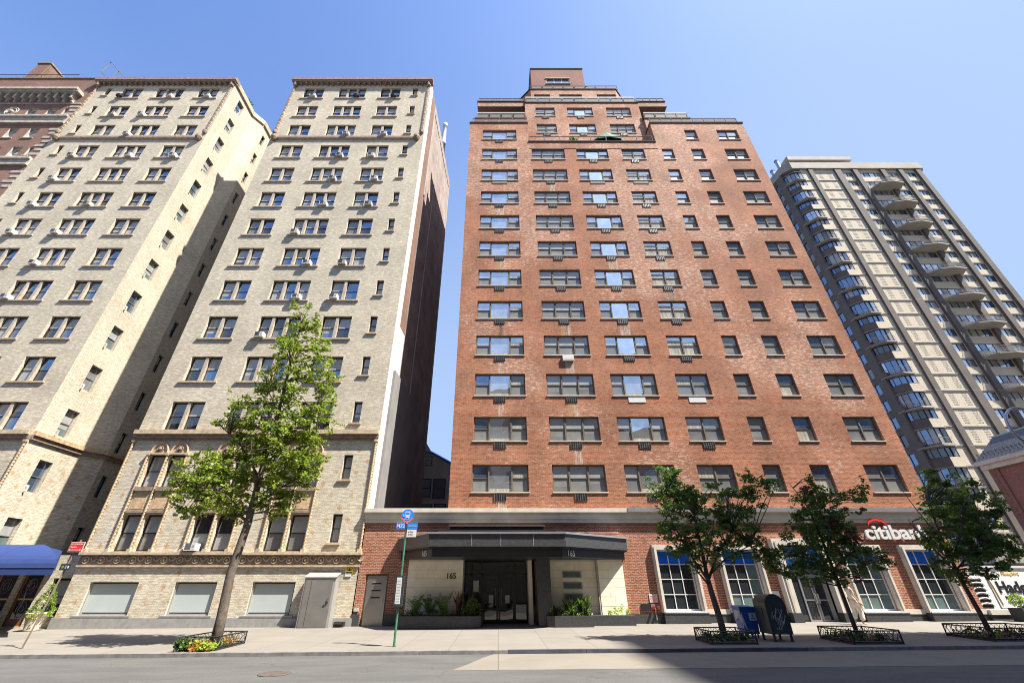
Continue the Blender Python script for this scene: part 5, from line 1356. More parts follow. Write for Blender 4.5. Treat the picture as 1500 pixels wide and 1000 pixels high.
for i in range(60):
    y = 46.6-i*.4; mb.tube([(53.8, y, 13.9), (53.62, y, 14.05), (53.55, y, 14.35)], .035, 'iron', 4); mb.tube([(53.66, y-.12, 14.2), (53.66, y+.12, 14.2)], .03, 'iron', 4)
part('snow_guards', mb, rf)
for h in hs[:8]:
    p = W.p(h[0], h[1]); me = cached('hw', lambda: window_mesh(.95, 1.75, [(1, 'd')], 'white', None, .08, .08, .07, ('g_blue', 'g_dark'), 2, 0, .5))
    o = inst('window', me, root, p, W.rot); inst('sill', cached('hws', lambda: sill_mesh(.95, 'white', .05, .06, .06, .09)), o, p, W.rot)
mb = MB(); mb.tube([(53.9, 45.7, 13), (53.9, 45.7, 0)], .06, 'brown_brick', 6); part('downpipe', mb, root)

# ================================================================ dark gabled block in the gap, seen behind
root = thing('rear_building', 'dark shaded brick building with sloping blue-edged parapet, in the gap between tan and red blocks', 'building', (-8, 48, 0))
mb = MB(); Y = 48.0
def at(px_, py_): x, z = P2W(px_, py_, Y); return x, z
sil = [at(600, 662), at(614, 660), at(632, 663), at(661, 679), at(700, 700)]
pts = [(-16, -1)] + [(sil[-1][0], -1)] + sil[::-1] + [(-16, sil[0][1])]
mb.raw([(x, Y, z) for x, z in pts] + [(x, Y+10, z) for x, z in pts], [tuple(range(len(pts)))] + [(i, i+len(pts), (i+1) % len(pts)+len(pts), (i+1) % len(pts)) for i in range(len(pts))], 'dark_brick')
a0, a1, a2 = at(596, 640), at(618, 636), at(630, 657)
pts = [(a0[0], 8), (a2[0], 8), a2, (a1[0], a1[1]), a0]
mb.raw([(x, Y+1.5, z) for x, z in pts] + [(x, Y+11, z) for x, z in pts], [tuple(range(5))] + [(i, i+5, (i+1) % 5+5, (i+1) % 5) for i in range(5)], 'dark_brick')
part('wall', mb, root)
mb = MB(); mb.tube([(x, Y-.05, z+.05) for x, z in sil], .14, 'blue_p', 6); part('parapet_flashing', mb, root)
for px_, py_, w, h, m_ in ((621, 668, 1.0, 1.0, 'g_shade'), (614, 701, 1.4, 2.0, 'g_dark'), (635, 701, 1.4, 2.1, 'granite'), (616, 738, 1.3, 1.2, 'g_dark'), (636, 737, 1.3, 1.2, 'g_dark')):
    x, z = at(px_, py_); mb = MB(); mb.box(x-.06, Y-.06, z-h-.12, x+w+.06, Y-.003, z-h, 'stucco_d'); mb.box(x, Y-.03, z-h, x+w, Y-.003, z, 'bframe'); mb.box(x+.08, Y-.04, z-h+.08, x+w-.08, Y-.031, z-.08, m_); mb.box(x, Y-.05, z-h/2-.03, x+w, Y-.041, z-h/2+.03, 'bframe'); part('window', mb, root)

# ================================================================ white moving truck
root = thing('box_truck', 'white box truck with black lettering and a yellow line, at the right edge', 'truck', (38, 35.2, -.05))
mb = MB(); mb.box(34.75, 34.0, .32, 43.0, 36.4, 2.72, 'truckw'); mb.box(34.65, 33.93, 2.72, 43.1, 36.5, 2.86, 'white'); mb.box(34.7, 33.95, .22, 43.0, 34.1, .32, 'grey_lt'); part('body', mb, root)
mb = MB(); mb.prism([(33.2, 34.05), (34.7, 34.05), (34.7, 36.3), (33.2, 36.3)], .1, 2.35, 'truckw'); mb.box(33.15, 34.2, 1.35, 33.2, 36.1, 2.1, 'g_dark'); part('cab', mb, root)
for i in range(6):
    z = 1.98-i*.31; mb = MB(); mb.tube([(33.35, 34.0, z), (33.5, 33.96, z+.12), (33.8, 33.94, z+.17), (34.15, 33.96, z+.12), (34.3, 34.0, z)], .045, 'white', 6); mb.box(33.45, 33.99, z-.1, 34.2, 34.045, z+.06, 'bframe'); part('louvre', mb, root)
mb = MB(); pts = [(34.98, 33.98, 2.35), (34.83, 33.98, 2.2), (34.8, 33.98, 1.95), (34.86, 33.98, 1.6), (34.92, 33.98, .5)]
mb.tube(pts, .03, 'yellow', 6); part('yellow_line', mb, root)
mb = MB(); put_text(mb, 'Hadge', .98, 35.1, 33.98, 1.22, 'black', .03, True); part('lettering', mb, root); mb = MB(); put_text(mb, 'MTG   LIVE', .24, 35.35, 33.98, .86, 'black', .02, True); part('lettering', mb, root); mb = MB(); put_text(mb, 'A MOVING WAY', .17, 35.35, 33.98, .6, 'black', .02); part('lettering', mb, root); mb = MB(); put_text(mb, 'Moving NYC', .24, 35.9, 33.98, 2.3, 'lamp_y', .02); part('lettering', mb, root)
mb = MB(); mb.box(36.1, 33.88, 2.75, 36.32, 33.93, 2.83, 'orange'); part('marker_lamp', mb, root)
for x in (33.9, 41.6):
    mb = MB(); mb.tube([(x, 34.1, .32), (x, 34.4, .32)], .4, 'black', 18); w = part('wheel', mb, root); mb = MB(); mb.tube([(x, 34.06, .32), (x, 34.11, .32)], .2, 'grey_lt', 12); part('rim', mb, w)

# shrub in grey tub by the low wall
mb = MB(); mb.prism([(24.3, 22.9), (24.9, 22.9), (24.95, 23.5), (24.25, 23.5)], gz(24, 23)-.02, .72, 'tub'); root = thing('planter_tub', 'charcoal planter tub with a clipped green shrub, beside the low granite wall', 'planter', (24.6, 23.2, .15)); part('tub', mb, root)
single_bush = MB(); rr_ = random.Random(77)
for i in range(70):
    a = rr_.uniform(0, 6.28); b = rr_.uniform(-1, 1); r = .27; leaves(single_bush, (24.6+r*math.cos(a)*math.sqrt(1-b*b), 23.2+r*math.sin(a)*math.sqrt(1-b*b), .98+r*b), .08, 14, .06, 'lf_lime' if rr_.random() < .5 else 'lf_mid', rr_, .9)
part('shrub', single_bush, root)

# ================================================================ street furniture
# bus stop pole
bx, by = -3.42, 16.8; bz = gz(bx, by)
root = thing('bus_stop_sign', 'green bus stop pole with round blue bus sign and blue route plates on the sidewalk', 'bus stop', (bx, by, bz))
mb = MB(); mb.tube([(bx, by, bz), (bx, by, 3.72)], .038, 'green_p', 8); mb.box(bx-.06, by-.06, bz, bx+.06, by+.06, bz+.02, 'green_p'); part('pole', mb, root)
def disc(mb, x, y, z, r, mat, th=.012, seg=28, arc=None):
    n = seg; vs = [(x+r*math.cos(2*math.pi*i/n), y, z+r*math.sin(2*math.pi*i/n)) for i in range(n)]
    mb.raw(vs+[(a_, b_+th, c_) for a_, b_, c_ in vs], [tuple(range(n)), tuple(range(2*n-1, n-1, -1))] + [(i, i+n, (i+1) % n+n, (i+1) % n) for i in range(n)], mat)
def zoomed(mb, s=.76, cx=bx+.02, cz=3.88): mb.v = [(cx+(a-cx)*s, b, cz+(c-cz)*s) for a, b, c in mb.v]; return mb
mb = MB(); sz = 3.88; sx = bx+.02; y = by-.06
disc(mb, sx, y, sz, .30, 'bus_blue'); n = 12
ring = []
for i in range(n+1):
    a_ = math.pi*(1.12+.76*i/n); ring.append((sx+.30*math.cos(a_), y-.004, sz+.30*math.sin(a_)))
for i in range(n, -1, -1):
    a_ = math.pi*(1.12+.76*i/n); ring.append((sx+.25*math.cos(a_), y-.004, sz+.25*math.sin(a_)))
m_ = len(ring); mb.raw(ring, [(i, i+1, m_-2-i, m_-1-i) for i in range(n)], 'pink_p')
mb.face([(sx-.07, y-.003, sz-.28), (sx+.07, y-.003, sz-.28), (sx+.035, y-.003, sz-.38), (sx-.035, y-.003, sz-.38)], 'pink_p')
rs = part('round_sign', zoomed(mb), root)
mb = MB(); yy = y-.006                      # white bus pictogram
mb.box(sx-.12, yy-.004, sz-.03, sx+.12, yy, sz+.19, 'white'); mb.box(sx-.10, yy-.004, sz-.09, sx+.10, yy-.001, sz-.03, 'white')
mb.box(sx-.09, yy-.008, sz+.05, sx+.09, yy-.005, sz+.15, 'bus_blue'); 
for dx in (-.08, .08): disc(mb, sx+dx, yy-.008, sz-.01, .02, 'bus_blue', .002, 10)
for dx in (-.09, .05): mb.box(sx+dx, yy-.004, sz-.13, sx+dx+.04, yy-.001, sz-.09, 'white')
put_text(mb, 'BUS STOP', .055, sx-.14, yy-.003, sz-.2, 'white', .003)
mb.tube([(sx-.2, yy-.004, sz+.05), (sx-.2, yy-.004, sz-.03), (sx-.15, yy-.004, sz-.05)], .01, 'white', 4)
part('pictogram', zoomed(mb), rs)
mb = MB(); mb.box(bx-.36, by-.05, 3.42, bx-.045, by-.035, 3.62, 'bus_blue'); put_text(mb, 'M72', .17, bx-.35, by-.055, 3.46, 'white', .004, True); part('route_plate', mb, root)
mb = MB(); mb.box(bx+.045, by-.05, 3.42, bx+.42, by-.035, 3.62, 'bus_blue'); put_text(mb, 'CROSSTOWN', .055, bx+.06, by-.055, 3.5, 'white', .004); part('route_plate', mb, root)
mb = MB(); mb.box(bx+.05, by-.05, 3.15, bx+.40, by-.035, 3.40, 'white'); put_text(mb, 'to Park', .06, bx+.1, by-.055, 3.31, 'black', .004); put_text(mb, '& 72 St', .06, bx+.1, by-.055, 3.22, 'black', .004); part('information_plate', mb, root)
mb = MB(); mb.box(bx-.14, by-.14, 1.02, bx+.14, by+.05, 1.92, 'postal'); mb.box(bx-.10, by-.148, 1.08, bx+.07, by-.14, 1.86, 'white')
for i in range(16): mb.box(bx-.085, by-.151, 1.12+i*.045, bx+.05, by-.148, 1.13+i*.045, 'grey_lt')
part('timetable_case', mb, root)
# parking regulation pole
bx, by = -15.95, 17.2; bz = gz(bx, by)
root = thing('parking_sign', 'square steel pole with red regulation sign and small green plate, by the blue awning', 'street sign', (bx, by, bz))
mb = MB(); mb.tube([(bx, by, bz), (bx+.32, by, 3.1)], .035, 'bronze', 4); part('pole', mb, root)
mb = MB(); sx = bx+.30; mb.box(sx-.25, by-.06, 2.68, sx+.27, by-.045, 3.02, 'white'); mb.box(sx-.235, by-.066, 2.695, sx+.255, by-.061, 3.005, 'red_p')
put_text(mb, 'NO STANDING', .068, sx-.215, by-.07, 2.92, 'white', .003); put_text(mb, 'Anytime', .075, sx-.215, by-.07, 2.83, 'white', .003)
mb.box(sx-.18, by-.072, 2.745, sx+.18, by-.067, 2.765, 'white'); mb.face([(sx-.18, by-.071, 2.72), (sx-.18, by-.071, 2.79), (sx-.23, by-.071, 2.755)], 'white'); mb.face([(sx+.18, by-.071, 2.72), (sx+.23, by-.071, 2.755), (sx+.18, by-.071, 2.79)], 'white')
part('sign_plate', mb, root, label='red no standing sign')
mb = MB(); sx = bx+.25; mb.box(sx-.2, by-.06, 2.1, sx+.16, by-.045, 2.3, 'postal'); mb.box(sx-.14, by-.065, 2.16, sx-.07, by-.061, 2.24, 'lf_lime'); mb.box(sx-.02, by-.065, 2.15, sx+.03, by-.061, 2.25, 'grey_lt'); mb.box(sx+.07, by-.065, 2.16, sx+.12, by-.061, 2.24, 'white'); part('sign_plate', mb, root, label='small dark green plate')

# relay mailbox
mx0, mx1, my0, my1 = 9.25, 9.92, 17.05, 17.85; mz = gz(9.6, 17.2)
root = thing('mailbox', 'dark green arched-top mailbox on four legs with white scribbles, between two fenced trees', 'mailbox', (9.6, 17.45, mz))
mb = MB(); prof = [(mx0, mz+.2), (mx1, mz+.2)] + [((mx0+mx1)/2 + .335*math.cos(math.pi*i/14), mz+1.02+.335*math.sin(math.pi*i/14)) for i in range(15)]
n = len(prof); mb.raw([(x, my0, z) for x, z in prof] + [(x, my1, z) for x, z in prof], [tuple(range(n)), tuple(range(2*n-1, n-1, -1))] + [(i, i+n, (i+1) % n+n, (i+1) % n) for i in range(n)], 'postal')
rim = [((mx0+mx1)/2 + .34*math.cos(math.pi*i/14), my0, mz+1.02+.34*math.sin(math.pi*i/14)) for i in range(15)]
mb.tube([(mx1+.003, my0, mz+.2)] + rim + [(mx0-.003, my0, mz+.2)], .016, 'postal', 5); mb.box(mx0-.012, my0+.3, mz+.55, mx0, my1-.1, mz+.95, 'postal')
body = part('body', mb, root)
for x in (mx0+.05, mx1-.05):
    for y in (my0+.06, my1-.06): mb = MB(); mb.box(x-.03, y-.03, mz, x+.03, y+.03, mz+.21, 'postal'); mb.box(x-.05, y-.05, mz, x+.05, y+.05, mz+.015, 'postal'); part('leg', mb, root)
mb = MB(); rr_ = random.Random(12)
for _ in range(11):
    cx_, cz = rr_.uniform(mx0+.2, mx1-.15), mz+rr_.uniform(.35, .85); a_ = rr_.uniform(0, 6.28); pts = []
    for i in range(9): pts.append((cx_ + .13*math.cos(a_+i*.5)*(1-.05*i)*rr_.uniform(.6, 1.1), my0-.004, cz + .13*math.sin(a_*1.3+i*.62)*rr_.uniform(.7, 1.2)))
    pts = [(min(max(x, mx0+.05), mx1-.05), y, z) for x, y, z in pts]; mb.tube(pts, .007, 'offwhite', 4, False)
part('graffiti', mb, body)
# blue newspaper/recycling box
root = thing('news_box', 'blue street box with white label and loose white paper, left of the mailbox', 'newspaper box', (9.15, 18.35, mz))
mb = MB(); z = gz(9.1, 18.3)
mb.raw([(8.86, 18.1, z+.12), (9.36, 18.1, z+.12), (9.36, 18.6, z+.12), (8.86, 18.6, z+.12), (8.80, 18.05, z+.92), (9.38, 18.05, z+.92), (9.38, 18.64, z+.98), (8.80, 18.64, z+.98)], [(3,2,1,0),(4,5,6,7),(0,1,5,4),(1,2,6,5),(2,3,7,6),(3,0,4,7)], 'blue_p')
mb.box(8.78, 18.02, z+.9, 9.40, 18.66, z+.95, 'blue_p'); part('body', mb, root)
mb = MB(); mb.box(9.10, 18.055, z+.52, 9.36, 18.072, z+.76, 'white'); mb.box(9.19, 18.052, z+.63, 9.25, 18.056, z+.72, 'bus_blue'); mb.box(9.14, 18.052, z+.57, 9.31, 18.056, z+.6, 'bus_blue'); part('label_plate', mb, root)
mb = MB(); mb.raw([(8.80, 18.12, z+.82), (8.74, 18.2, z+.6), (8.83, 18.05, z+.4), (8.95, 18.05, z+.2), (8.90, 18.06, z+.5), (8.84, 18.06, z+.84), (8.80, 18.5, z+.84), (8.78, 18.5, z+.5)], [(0,1,2,5), (2,3,4), (2,4,5), (0,6,7,1)], 'white'); part('paper', mb, root)
for x in (8.92, 9.3):
    for y in (18.15, 18.55): mb = MB(); mb.box(x-.02, y-.02, z, x+.02, y+.02, z+.12, 'black'); part('leg', mb, root)

# grey metal entry box against the tan block
root = thing('entry_box', 'grey metal entry box with sloped top and door, against the tan block', 'entry box', (-8.65, 23.7, -.05))
mb = MB(); x0, x1, y0 = -9.42, -7.92, 23.35
mb.raw([(x0, y0, -.2), (x1, y0, -.2), (x1, 23.88, -.2), (x0, 23.88, -.2), (x0, y0, 1.95), (x1, y0, 1.95), (x1, 23.88, 2.12), (x0, 23.88, 2.12)], [(3,2,1,0),(4,5,6,7),(0,1,5,4),(1,2,6,5),(2,3,7,6),(3,0,4,7)], 'grey_lt')
mb.raw([(x0-.04, y0-.05, 1.95), (x1+.04, y0-.05, 1.95), (x1+.04, 23.88, 2.14), (x0-.04, 23.88, 2.14), (x0-.04, y0-.05, 2.0), (x1+.04, y0-.05, 2.0), (x1+.04, 23.88, 2.19), (x0-.04, 23.88, 2.19)], [(3,2,1,0),(4,5,6,7),(0,1,5,4),(1,2,6,5),(2,3,7,6),(3,0,4,7)], 'grey_lt'); part('housing', mb, root)
mb = MB(); mb.box(x0+.08, y0-.03, -.05, x0+.34, y0-.002, 1.86, 'grey_door'); mb.box(x0+.37, y0-.035, -.05, x1-.1, y0-.002, 1.86, 'grey_door'); mb.box(x0+.37, y0-.04, .82, x1-.1, y0-.036, .84, 'grey_lt')
d = part('door', mb, root); mb = MB(); mb.box(x1-.22, y0-.09, .95, x1-.16, y0-.036, 1.15, 'steel'); mb.tube([(x1-.19, y0-.1, 1.0), (x1-.3, y0-.1, 1.0)], .02, 'steel', 5); part('handle', mb, d)
mb = MB(); mb.box(-7.72, 23.96, 2.17, -7.32, 23.996, 2.62, 'lamp_y'); cx_, cz = -7.52, 2.42
disc(mb, cx_, 23.952, cz, .15, 'black', .006, 20)
for k in range(3):
    a_ = math.pi*(.5+2*k/3)-math.pi/6; mb.face([(cx_, 23.949, cz), (cx_+.14*math.cos(a_), 23.949, cz+.14*math.sin(a_)), (cx_+.14*math.cos(a_+math.pi/3), 23.949, cz+.14*math.sin(a_+math.pi/3))], 'lamp_y')
mb.box(-7.72, 23.96, 2.02, -7.4, 23.996, 2.12, 'white'); mb.box(-7.7, 23.955, 2.19, -7.34, 23.959, 2.23, 'black'); part('shelter_sign', mb, B2, label='yellow and black fallout shelter sign')

# blue awning
root = thing('entrance_awning', 'royal blue canvas entrance awning with curved top and straight valance, at the far left', 'awning', (-24, 21, 2))
mb = MB(); pr = []
for i in range(11):
    a_ = math.pi/2*i/10; pr.append((22.2 - 2.2*math.sin(a_), 2.28 + 1.02*math.cos(a_)))
# quarter barrel with rounded right end
xr = -18.75; n = len(pr)
ex = lambda y, z: xr - 1.0*(y-20) - .9*(z-2.28)**2
mb.raw([(-29, y, z) for y, z in pr] + [(ex(y, z), y, z) for y, z in pr], [(i+1, i, i+n, i+n+1) for i in range(n-1)], 'awning')
rgt = [(ex(y, z), y, z) for y, z in pr]
mb.raw(rgt + [(ex(22.2, 2.28), 22.2, 2.28)], [tuple(range(n+1))], 'awning')
mb.face([(-29, 20.0, 2.28), (-29, 20.0, 2.0), (xr, 20.0, 2.0), (xr, 20.0, 2.28)], 'awning'); mb.face([(xr, 20.0, 2.0), (xr-2.2, 22.2, 2.0), (xr-2.2, 22.2, 2.28), (xr, 20.0, 2.28)], 'awning')
mb.tube([(-29, 19.99, 2.28), (xr, 19.99, 2.28)], .012, 'awning', 4)
for sx_ in (-27, -25.2, -23.4, -21.6): mb.tube([(sx_, y-.005, z+.005) for y, z in pr] + [(sx_, 19.995, 2.0)], .012, 'awning', 4)
part('front_canvas', mb, root)
mb = MB(); P = [(-29, 22.2, 3.28), (-21.9, 22.2, 3.28), (-22.9, 24.4, 3.2), (-29, 24.4, 3.2)]; Q = [(-29, 22.2, 2.1), (-21.0, 22.2, 2.2), (-22.8, 24.4, 2.3), (-29, 24.4, 2.3)]
mb.face(P, 'awning'); mb.face([Q[1], Q[2], P[2], P[1]], 'awning'); part('rear_canvas', mb, root)
for x in (-19.0,):
    mb = MB(); mb.tube([(-28.5, 20.0, 2.0), (-28.5, 20.0, -.3)], .03, 'galv', 6); part('post', mb, root)
# pot with shrub
root = thing('potted_shrub', 'cast stone urn with a cone-shaped green shrub, beside the wooden entrance door', 'potted plant', (-21.5, 23.2, -.2))
mb = MB(); z = gz(-21.5, 23.2); mb.lathe([(.27, z), (.30, z+.04), (.28, z+.1), (.38, z+.55), (.46, z+.66), (.46, z+.72), (.40, z+.72)], -21.5, 23.2, 'pot', 16); part('pot', mb, root, True)
mb = MB(); rr_ = random.Random(5)
for i in range(130):
    t_ = rr_.random()**1.3; r = .42*(1-t_)*rr_.uniform(.75, 1.05)+.06; a_ = rr_.uniform(0, 6.28); leaves(mb, (-21.4+r*math.cos(a_), 23.2+r*math.sin(a_), z+.78+t_*1.05), .09, 14, .06, rr_.choice(('lf_mid', 'lf_mid', 'lf_lime')), rr_, .9)
for i in range(26): a_ = rr_.uniform(0, 6.28); leaves(mb, (-21.45+.45*math.cos(a_), 23.2+.45*math.sin(a_), z+.66+rr_.uniform(-.12, .1)), .09, 12, .08, 'lf_lime', rr_, .8)
part('foliage', mb, root)

# street lamp arm curving in from the right edge
root = thing('street_lamp', 'pale grey curved street lamp arm entering at the right edge', 'street lamp', (22.3, 15.9, .05))
mb = MB(); pts = []
for i in range(19):
    a_ = math.pi*(.30+1.10*i/18); pts.append((20.75+.78*math.cos(a_)+.25, 15.9, 7.0+.82*math.sin(a_)))
pts.append((21.2, 15.9, 6.1)); pts = [(22.1, 15.9, 7.6)] + pts
mb.tube(pts, .05, 'galv', 8); mb.tube([(22.3, 15.9, 0), (22.3, 15.9, 8.0)], [.11, .06], 'galv', 10); mb.tube([(22.3, 15.9, 7.6), (22.1, 15.9, 7.6)], .05, 'galv', 6); part('pole', mb, root)
mb = MB(); mb.lathe([(.05, 6.15), (.2, 6.0), (.22, 5.8), (.1, 5.7)], 21.25, 15.9, 'grey_lt', 12); part('lantern', mb, root)

# rooftop odds and ends
mb = MB(); y = 26.0
q = [P2W(148.6, 105.4, y), P2W(163, 90.6, y), P2W(187, 119.6, y), P2W(171, 129, y)]
mb.tube([(x, y, z) for x, z in q] + [(q[0][0], y, q[0][1])], .05, 'grey_door', 5); mb.tube([(q[2][0]-.8, y, q[2][1]-3), (q[2][0]-.2, y, q[2][1]+1.2)], .04, 'grey_door', 5); c_ = P2W(175, 103, y); d_ = P2W(160, 118, y); mb.tube([(c_[0], y, c_[1]), (d_[0], y, d_[1])], .05, 'grey_door', 5)
single('rooftop_frame', mb, 'thin square metal frame standing on the roof edge of the tan block at left', 'rooftop frame', (q[2][0], y, 47))
rr_ = random.Random(17)
for lab, x, y, z, r, m_ in (('leafy green shrub on the roof of the brown brick block, left of the rooftop frame', -49.0, 24.9, 49.0, .75, 'lf_mid'), ('small green shrub beside the brick bulkhead on the brown block roof', -50.9, 25.0, 49.0, .6, 'lf_mid'),
                            ('small wispy plant on the roof edge of the tan block above the awning', -33.2, 24.8, 47.9, .45, 'lf_dark'), ('small wispy plant on the left roof edge of the tan block with flue', -20.0, 24.9, 47.9, .4, 'lf_dark'),
                            ('dark plant at the court corner of the tan block roof above the awning', -27.9, 26.5, 48.0, .4, 'lf_dark'),
                            ('bushy green plant on the terrace, left of the green parasol', 7.1, 24.5, 38.1, .42, 'lf_mid'), ('yellow-green plant on the topmost terrace of the red block', 10.0, 26.3, 50.6, .25, 'lf_lime'), ('dark shrub in the shaded terrace corner, right of the green parasol', 14.1, 24.7, 37.6, .3, 'lf_dark')):
    mb = MB()
    for i in range(26): leaves(mb, (x+rr_.gauss(0, r*.6), y+rr_.gauss(0, r*.4), z+abs(rr_.gauss(0, r*.6))), r*.3, 12, .13, m_, rr_, .9)
    mb.tube([(x, y, z-r*1.8), (x, y, z+r*.3)], .04, 'bark_d', 5)
    single('roof_plant', mb, lab, 'plant', (x, y, z-r*1.8))
root = thing('parasol', 'dark green parasol on the terrace of the red block', 'parasol', (10.6, 24.6, 36.3))
mb = MB(); c_ = (10.6, 24.65, 39.75); ns = 8
rim = [(c_[0]+1.45*math.cos(2*math.pi*i/ns), c_[1]+.42*math.sin(2*math.pi*i/ns), 38.55) for i in range(ns)]
for i in range(ns): mb.face([c_, rim[(i+1) % ns], rim[i]], 'green_cv'); a_, b_ = rim[i], rim[(i+1) % ns]; mb.face([a_, b_, (b_[0], b_[1], 38.38), (a_[0], a_[1], 38.38)], 'green_cv')
part('canvas', mb, root); mb = MB(); mb.tube([(10.6, 24.65, 36.3), c_], .03, 'grey_lt', 5); part('pole', mb, root)

# manhole cover, kerb drains, utility cap
mb = MB(); z = rz(-5.35, 12.6); mb.lathe([(.38, z+.002), (.38, z+.012), (.33, z+.014), (.02, z+.015)], -5.35, 12.6, 'bark_d', 24)
single('manhole_cover', mb, 'round rusty manhole cover in the asphalt, in front of the bright green tree', 'manhole cover', (-5.35, 12.6, z))
mb = MB(); z = gz(-3, 23.8); mb.box(-7.75, 23.55, z-.02, -7.3, 23.85, z+.17, 'black'); mb.tube([(-7.7, 23.5, z+.1), (-7.35, 23.5, z+.1)], .05, 'black', 6); single('utility_box', mb, 'small black metal box on the sidewalk beside the grey entry box', 'utility box', (-7.5, 23.7, z))

# ================================================================ buildings across the street, behind the camera: they shade the road and stand in the window glass
def opp(label, x0, x1, y0, y1, h, mat):
    root = thing('apartment_building', label, 'apartment building', ((x0+x1)/2, y1, 0)); mb = MB(); mb.box(x0, y0, -1, x1, y1, h, mat); part('wall', mb, root)
    mb = MB(); z = 4
    while z < h-2:
        x = x0+1.5
        while x < x1-2.5: mb.box(x, y1+.002, z, x+1.5, y1+.03, z+1.6, 'g_dark'); mb.box(x-.08, y1+.002, z-.12, x+1.58, y1+.1, z, 'limestone'); x += 3.3
        z += 3.1
    part('street_windows', mb, root, kind='stuff')
opp('low brown brick row across the street behind the viewer, left part', -60, -14, -24, -6.8, 21, 'brown_brick')
opp('low grey stone row across the street behind the viewer, middle part', -13.8, 14, -24, -6.8, 26, 'limestone_d')
opp('brown brick block across the street behind the viewer, right part', 14.2, 49.6, -24, -6.8, 20, 'maroon')
opp('tall stone tower across the street behind the viewer, whose shade falls on the road', 51.4, 92, -46, -6.8, 86, 'limestone_d')

# ================================================================ walking woman
wx, wy = 16.35, 22.6; wz = gz(wx, wy)
root = thing('person', 'woman walking past the bank in sleeveless cream top and loose cream trousers', 'person', (wx, wy, wz))
def skin_body(name, joints, edges, mat, parent, sub=2):
    me = bpy.data.meshes.new(name); w = WPOS[parent.name]
    me.from_pydata([(wx+a-w.x, wy+b-w.y, wz+c-w.z) for a, b, c, r in joints], edges, [])
    o = bpy.data.objects.new(name, me); COL.objects.link(o); o.parent = parent
    md = o.modifiers.new('Skin', 'SKIN'); md.use_smooth_shade = True
    for i, j in enumerate(joints):
        sv = me.skin_vertices[0].data[i]; r = j[3]; sv.radius = r if isinstance(r, tuple) else (r, r)
    me.skin_vertices[0].data[0].use_root = True
    s = o.modifiers.new('Sub', 'SUBSURF'); s.levels = sub; s.render_levels = sub
    me.materials.append(M[mat]); bpy.context.view_layer.update()
    em = bpy.data.meshes.new_from_object(o.evaluated_get(bpy.context.evaluated_depsgraph_get()))
    o.modifiers.clear(); o.data = em; em.polygons.foreach_set('use_smooth', [True]*len(em.polygons)); WPOS[o.name] = w.copy(); return o
# facing +x, seen from her right side
J = [(0,0,.92,.12),(0,0,1.08,.105),(.01,0,1.25,.12),(.0,0,1.38,.09),(.02,0,1.45,.045),(.04,0,1.54,.075),(.05,0,1.61,.072),
     (.0,-.16,1.37,.045),(-.02,-.19,1.12,.036),(.12,-.20,.92,.027),(.17,-.20,.86,.02),
     (.0,.16,1.37,.045),(.02,.20,1.12,.036),(.10,.20,.90,.027),(.13,.2,.84,.02),
     (.03,-.09,.86,.085),(.14,-.09,.50,.055),(.04,-.09,.12,.035),(.06,-.09,.05,.035),(.20,-.09,.03,.022),
     (-.02,.09,.86,.085),(.02,.09,.48,.055),(-.22,.09,.16,.035),(-.26,.09,.08,.03),(-.15,.09,.03,.022)]
E_ = [(0,1),(1,2),(2,3),(3,4),(4,5),(5,6),(3,7),(7,8),(8,9),(9,10),(3,11),(11,12),(12,13),(13,14),(0,15),(15,16),(16,17),(17,18),(18,19),(0,20),(20,21),(21,22),(22,23),(23,24)]
body = skin_body('body', J, E_, 'skin', root)
mb = MB(); n_ = [Vector((wx+.125, wy, wz+1.56)), Vector((wx+.145, wy, wz+1.565))]; mb.tube([n_[0]-Vector((.03,0,-.02)), n_[1], n_[0]-Vector((.02,0,.02))], [.012, .014, .01], 'skin', 6)
mb.lathe([(.0, wz+1.50), (.02, wz+1.505), (.0, wz+1.515)], wx+.11, wy, 'fl_pink', 6)
for dy in (-.03, .03): mb.lathe([(0, wz+1.575), (.011, wz+1.585), (0, wz+1.595)], wx+.112, wy+dy, 'black', 6)
part('face', mb, root)
for sy, hx, hz in ((-1, .18, .86), (1, .14, .84)):          # hands: five curled fingers each
    mb = MB(); y = wy + sy*.2; bx_, bz_ = wx+hx, wz+hz
    mb.box(bx_-.018, y-.012, bz_-.06, bx_+.03, y+.012, bz_+.03, 'skin')
    for k, (dx, L_) in enumerate(((-.014, .055), (-.002, .068), (.011, .07), (.024, .062))): mb.tube([(bx_+dx, y, bz_-.055), (bx_+dx+.004, y, bz_-.055-L_*.55), (bx_+dx-.006, y+.008*sy, bz_-.055-L_)], [.0085, .008, .006], 'skin', 5)
    mb.tube([(bx_+.03, y, bz_-.01), (bx_+.05, y, bz_-.045), (bx_+.048, y, bz_-.075)], [.010, .009, .007], 'skin', 5); part('hand', mb, root)
skin_body('top', [(0,0,.93,.15),(0,0,1.1,.13),(.015,0,1.26,.14),(.0,0,1.37,.115),(.01,0,1.42,.07),(.0,-.12,1.37,.06),(0,.12,1.37,.06)], [(0,1),(1,2),(2,3),(3,4),(3,5),(3,6)], 'cream_cloth', root)
skin_body('trousers', [(0,0,1.0,.135),(0,0,.88,.15),(.05,-.08,.7,.115),(.13,-.09,.45,.10),(.08,-.09,.13,.115),(-.02,.08,.7,.115),(0,.09,.45,.10),(-.16,.09,.2,.115)], [(0,1),(1,2),(2,3),(3,4),(1,5),(5,6),(6,7)], 'cream_cloth', root)
skin_body('hair', [(-.03,0,1.60,.085),(-.01,0,1.66,.08),(-.09,0,1.64,.06),(-.14,0,1.66,.05)], [(0,1),(0,2),(2,3)], 'hair', root)
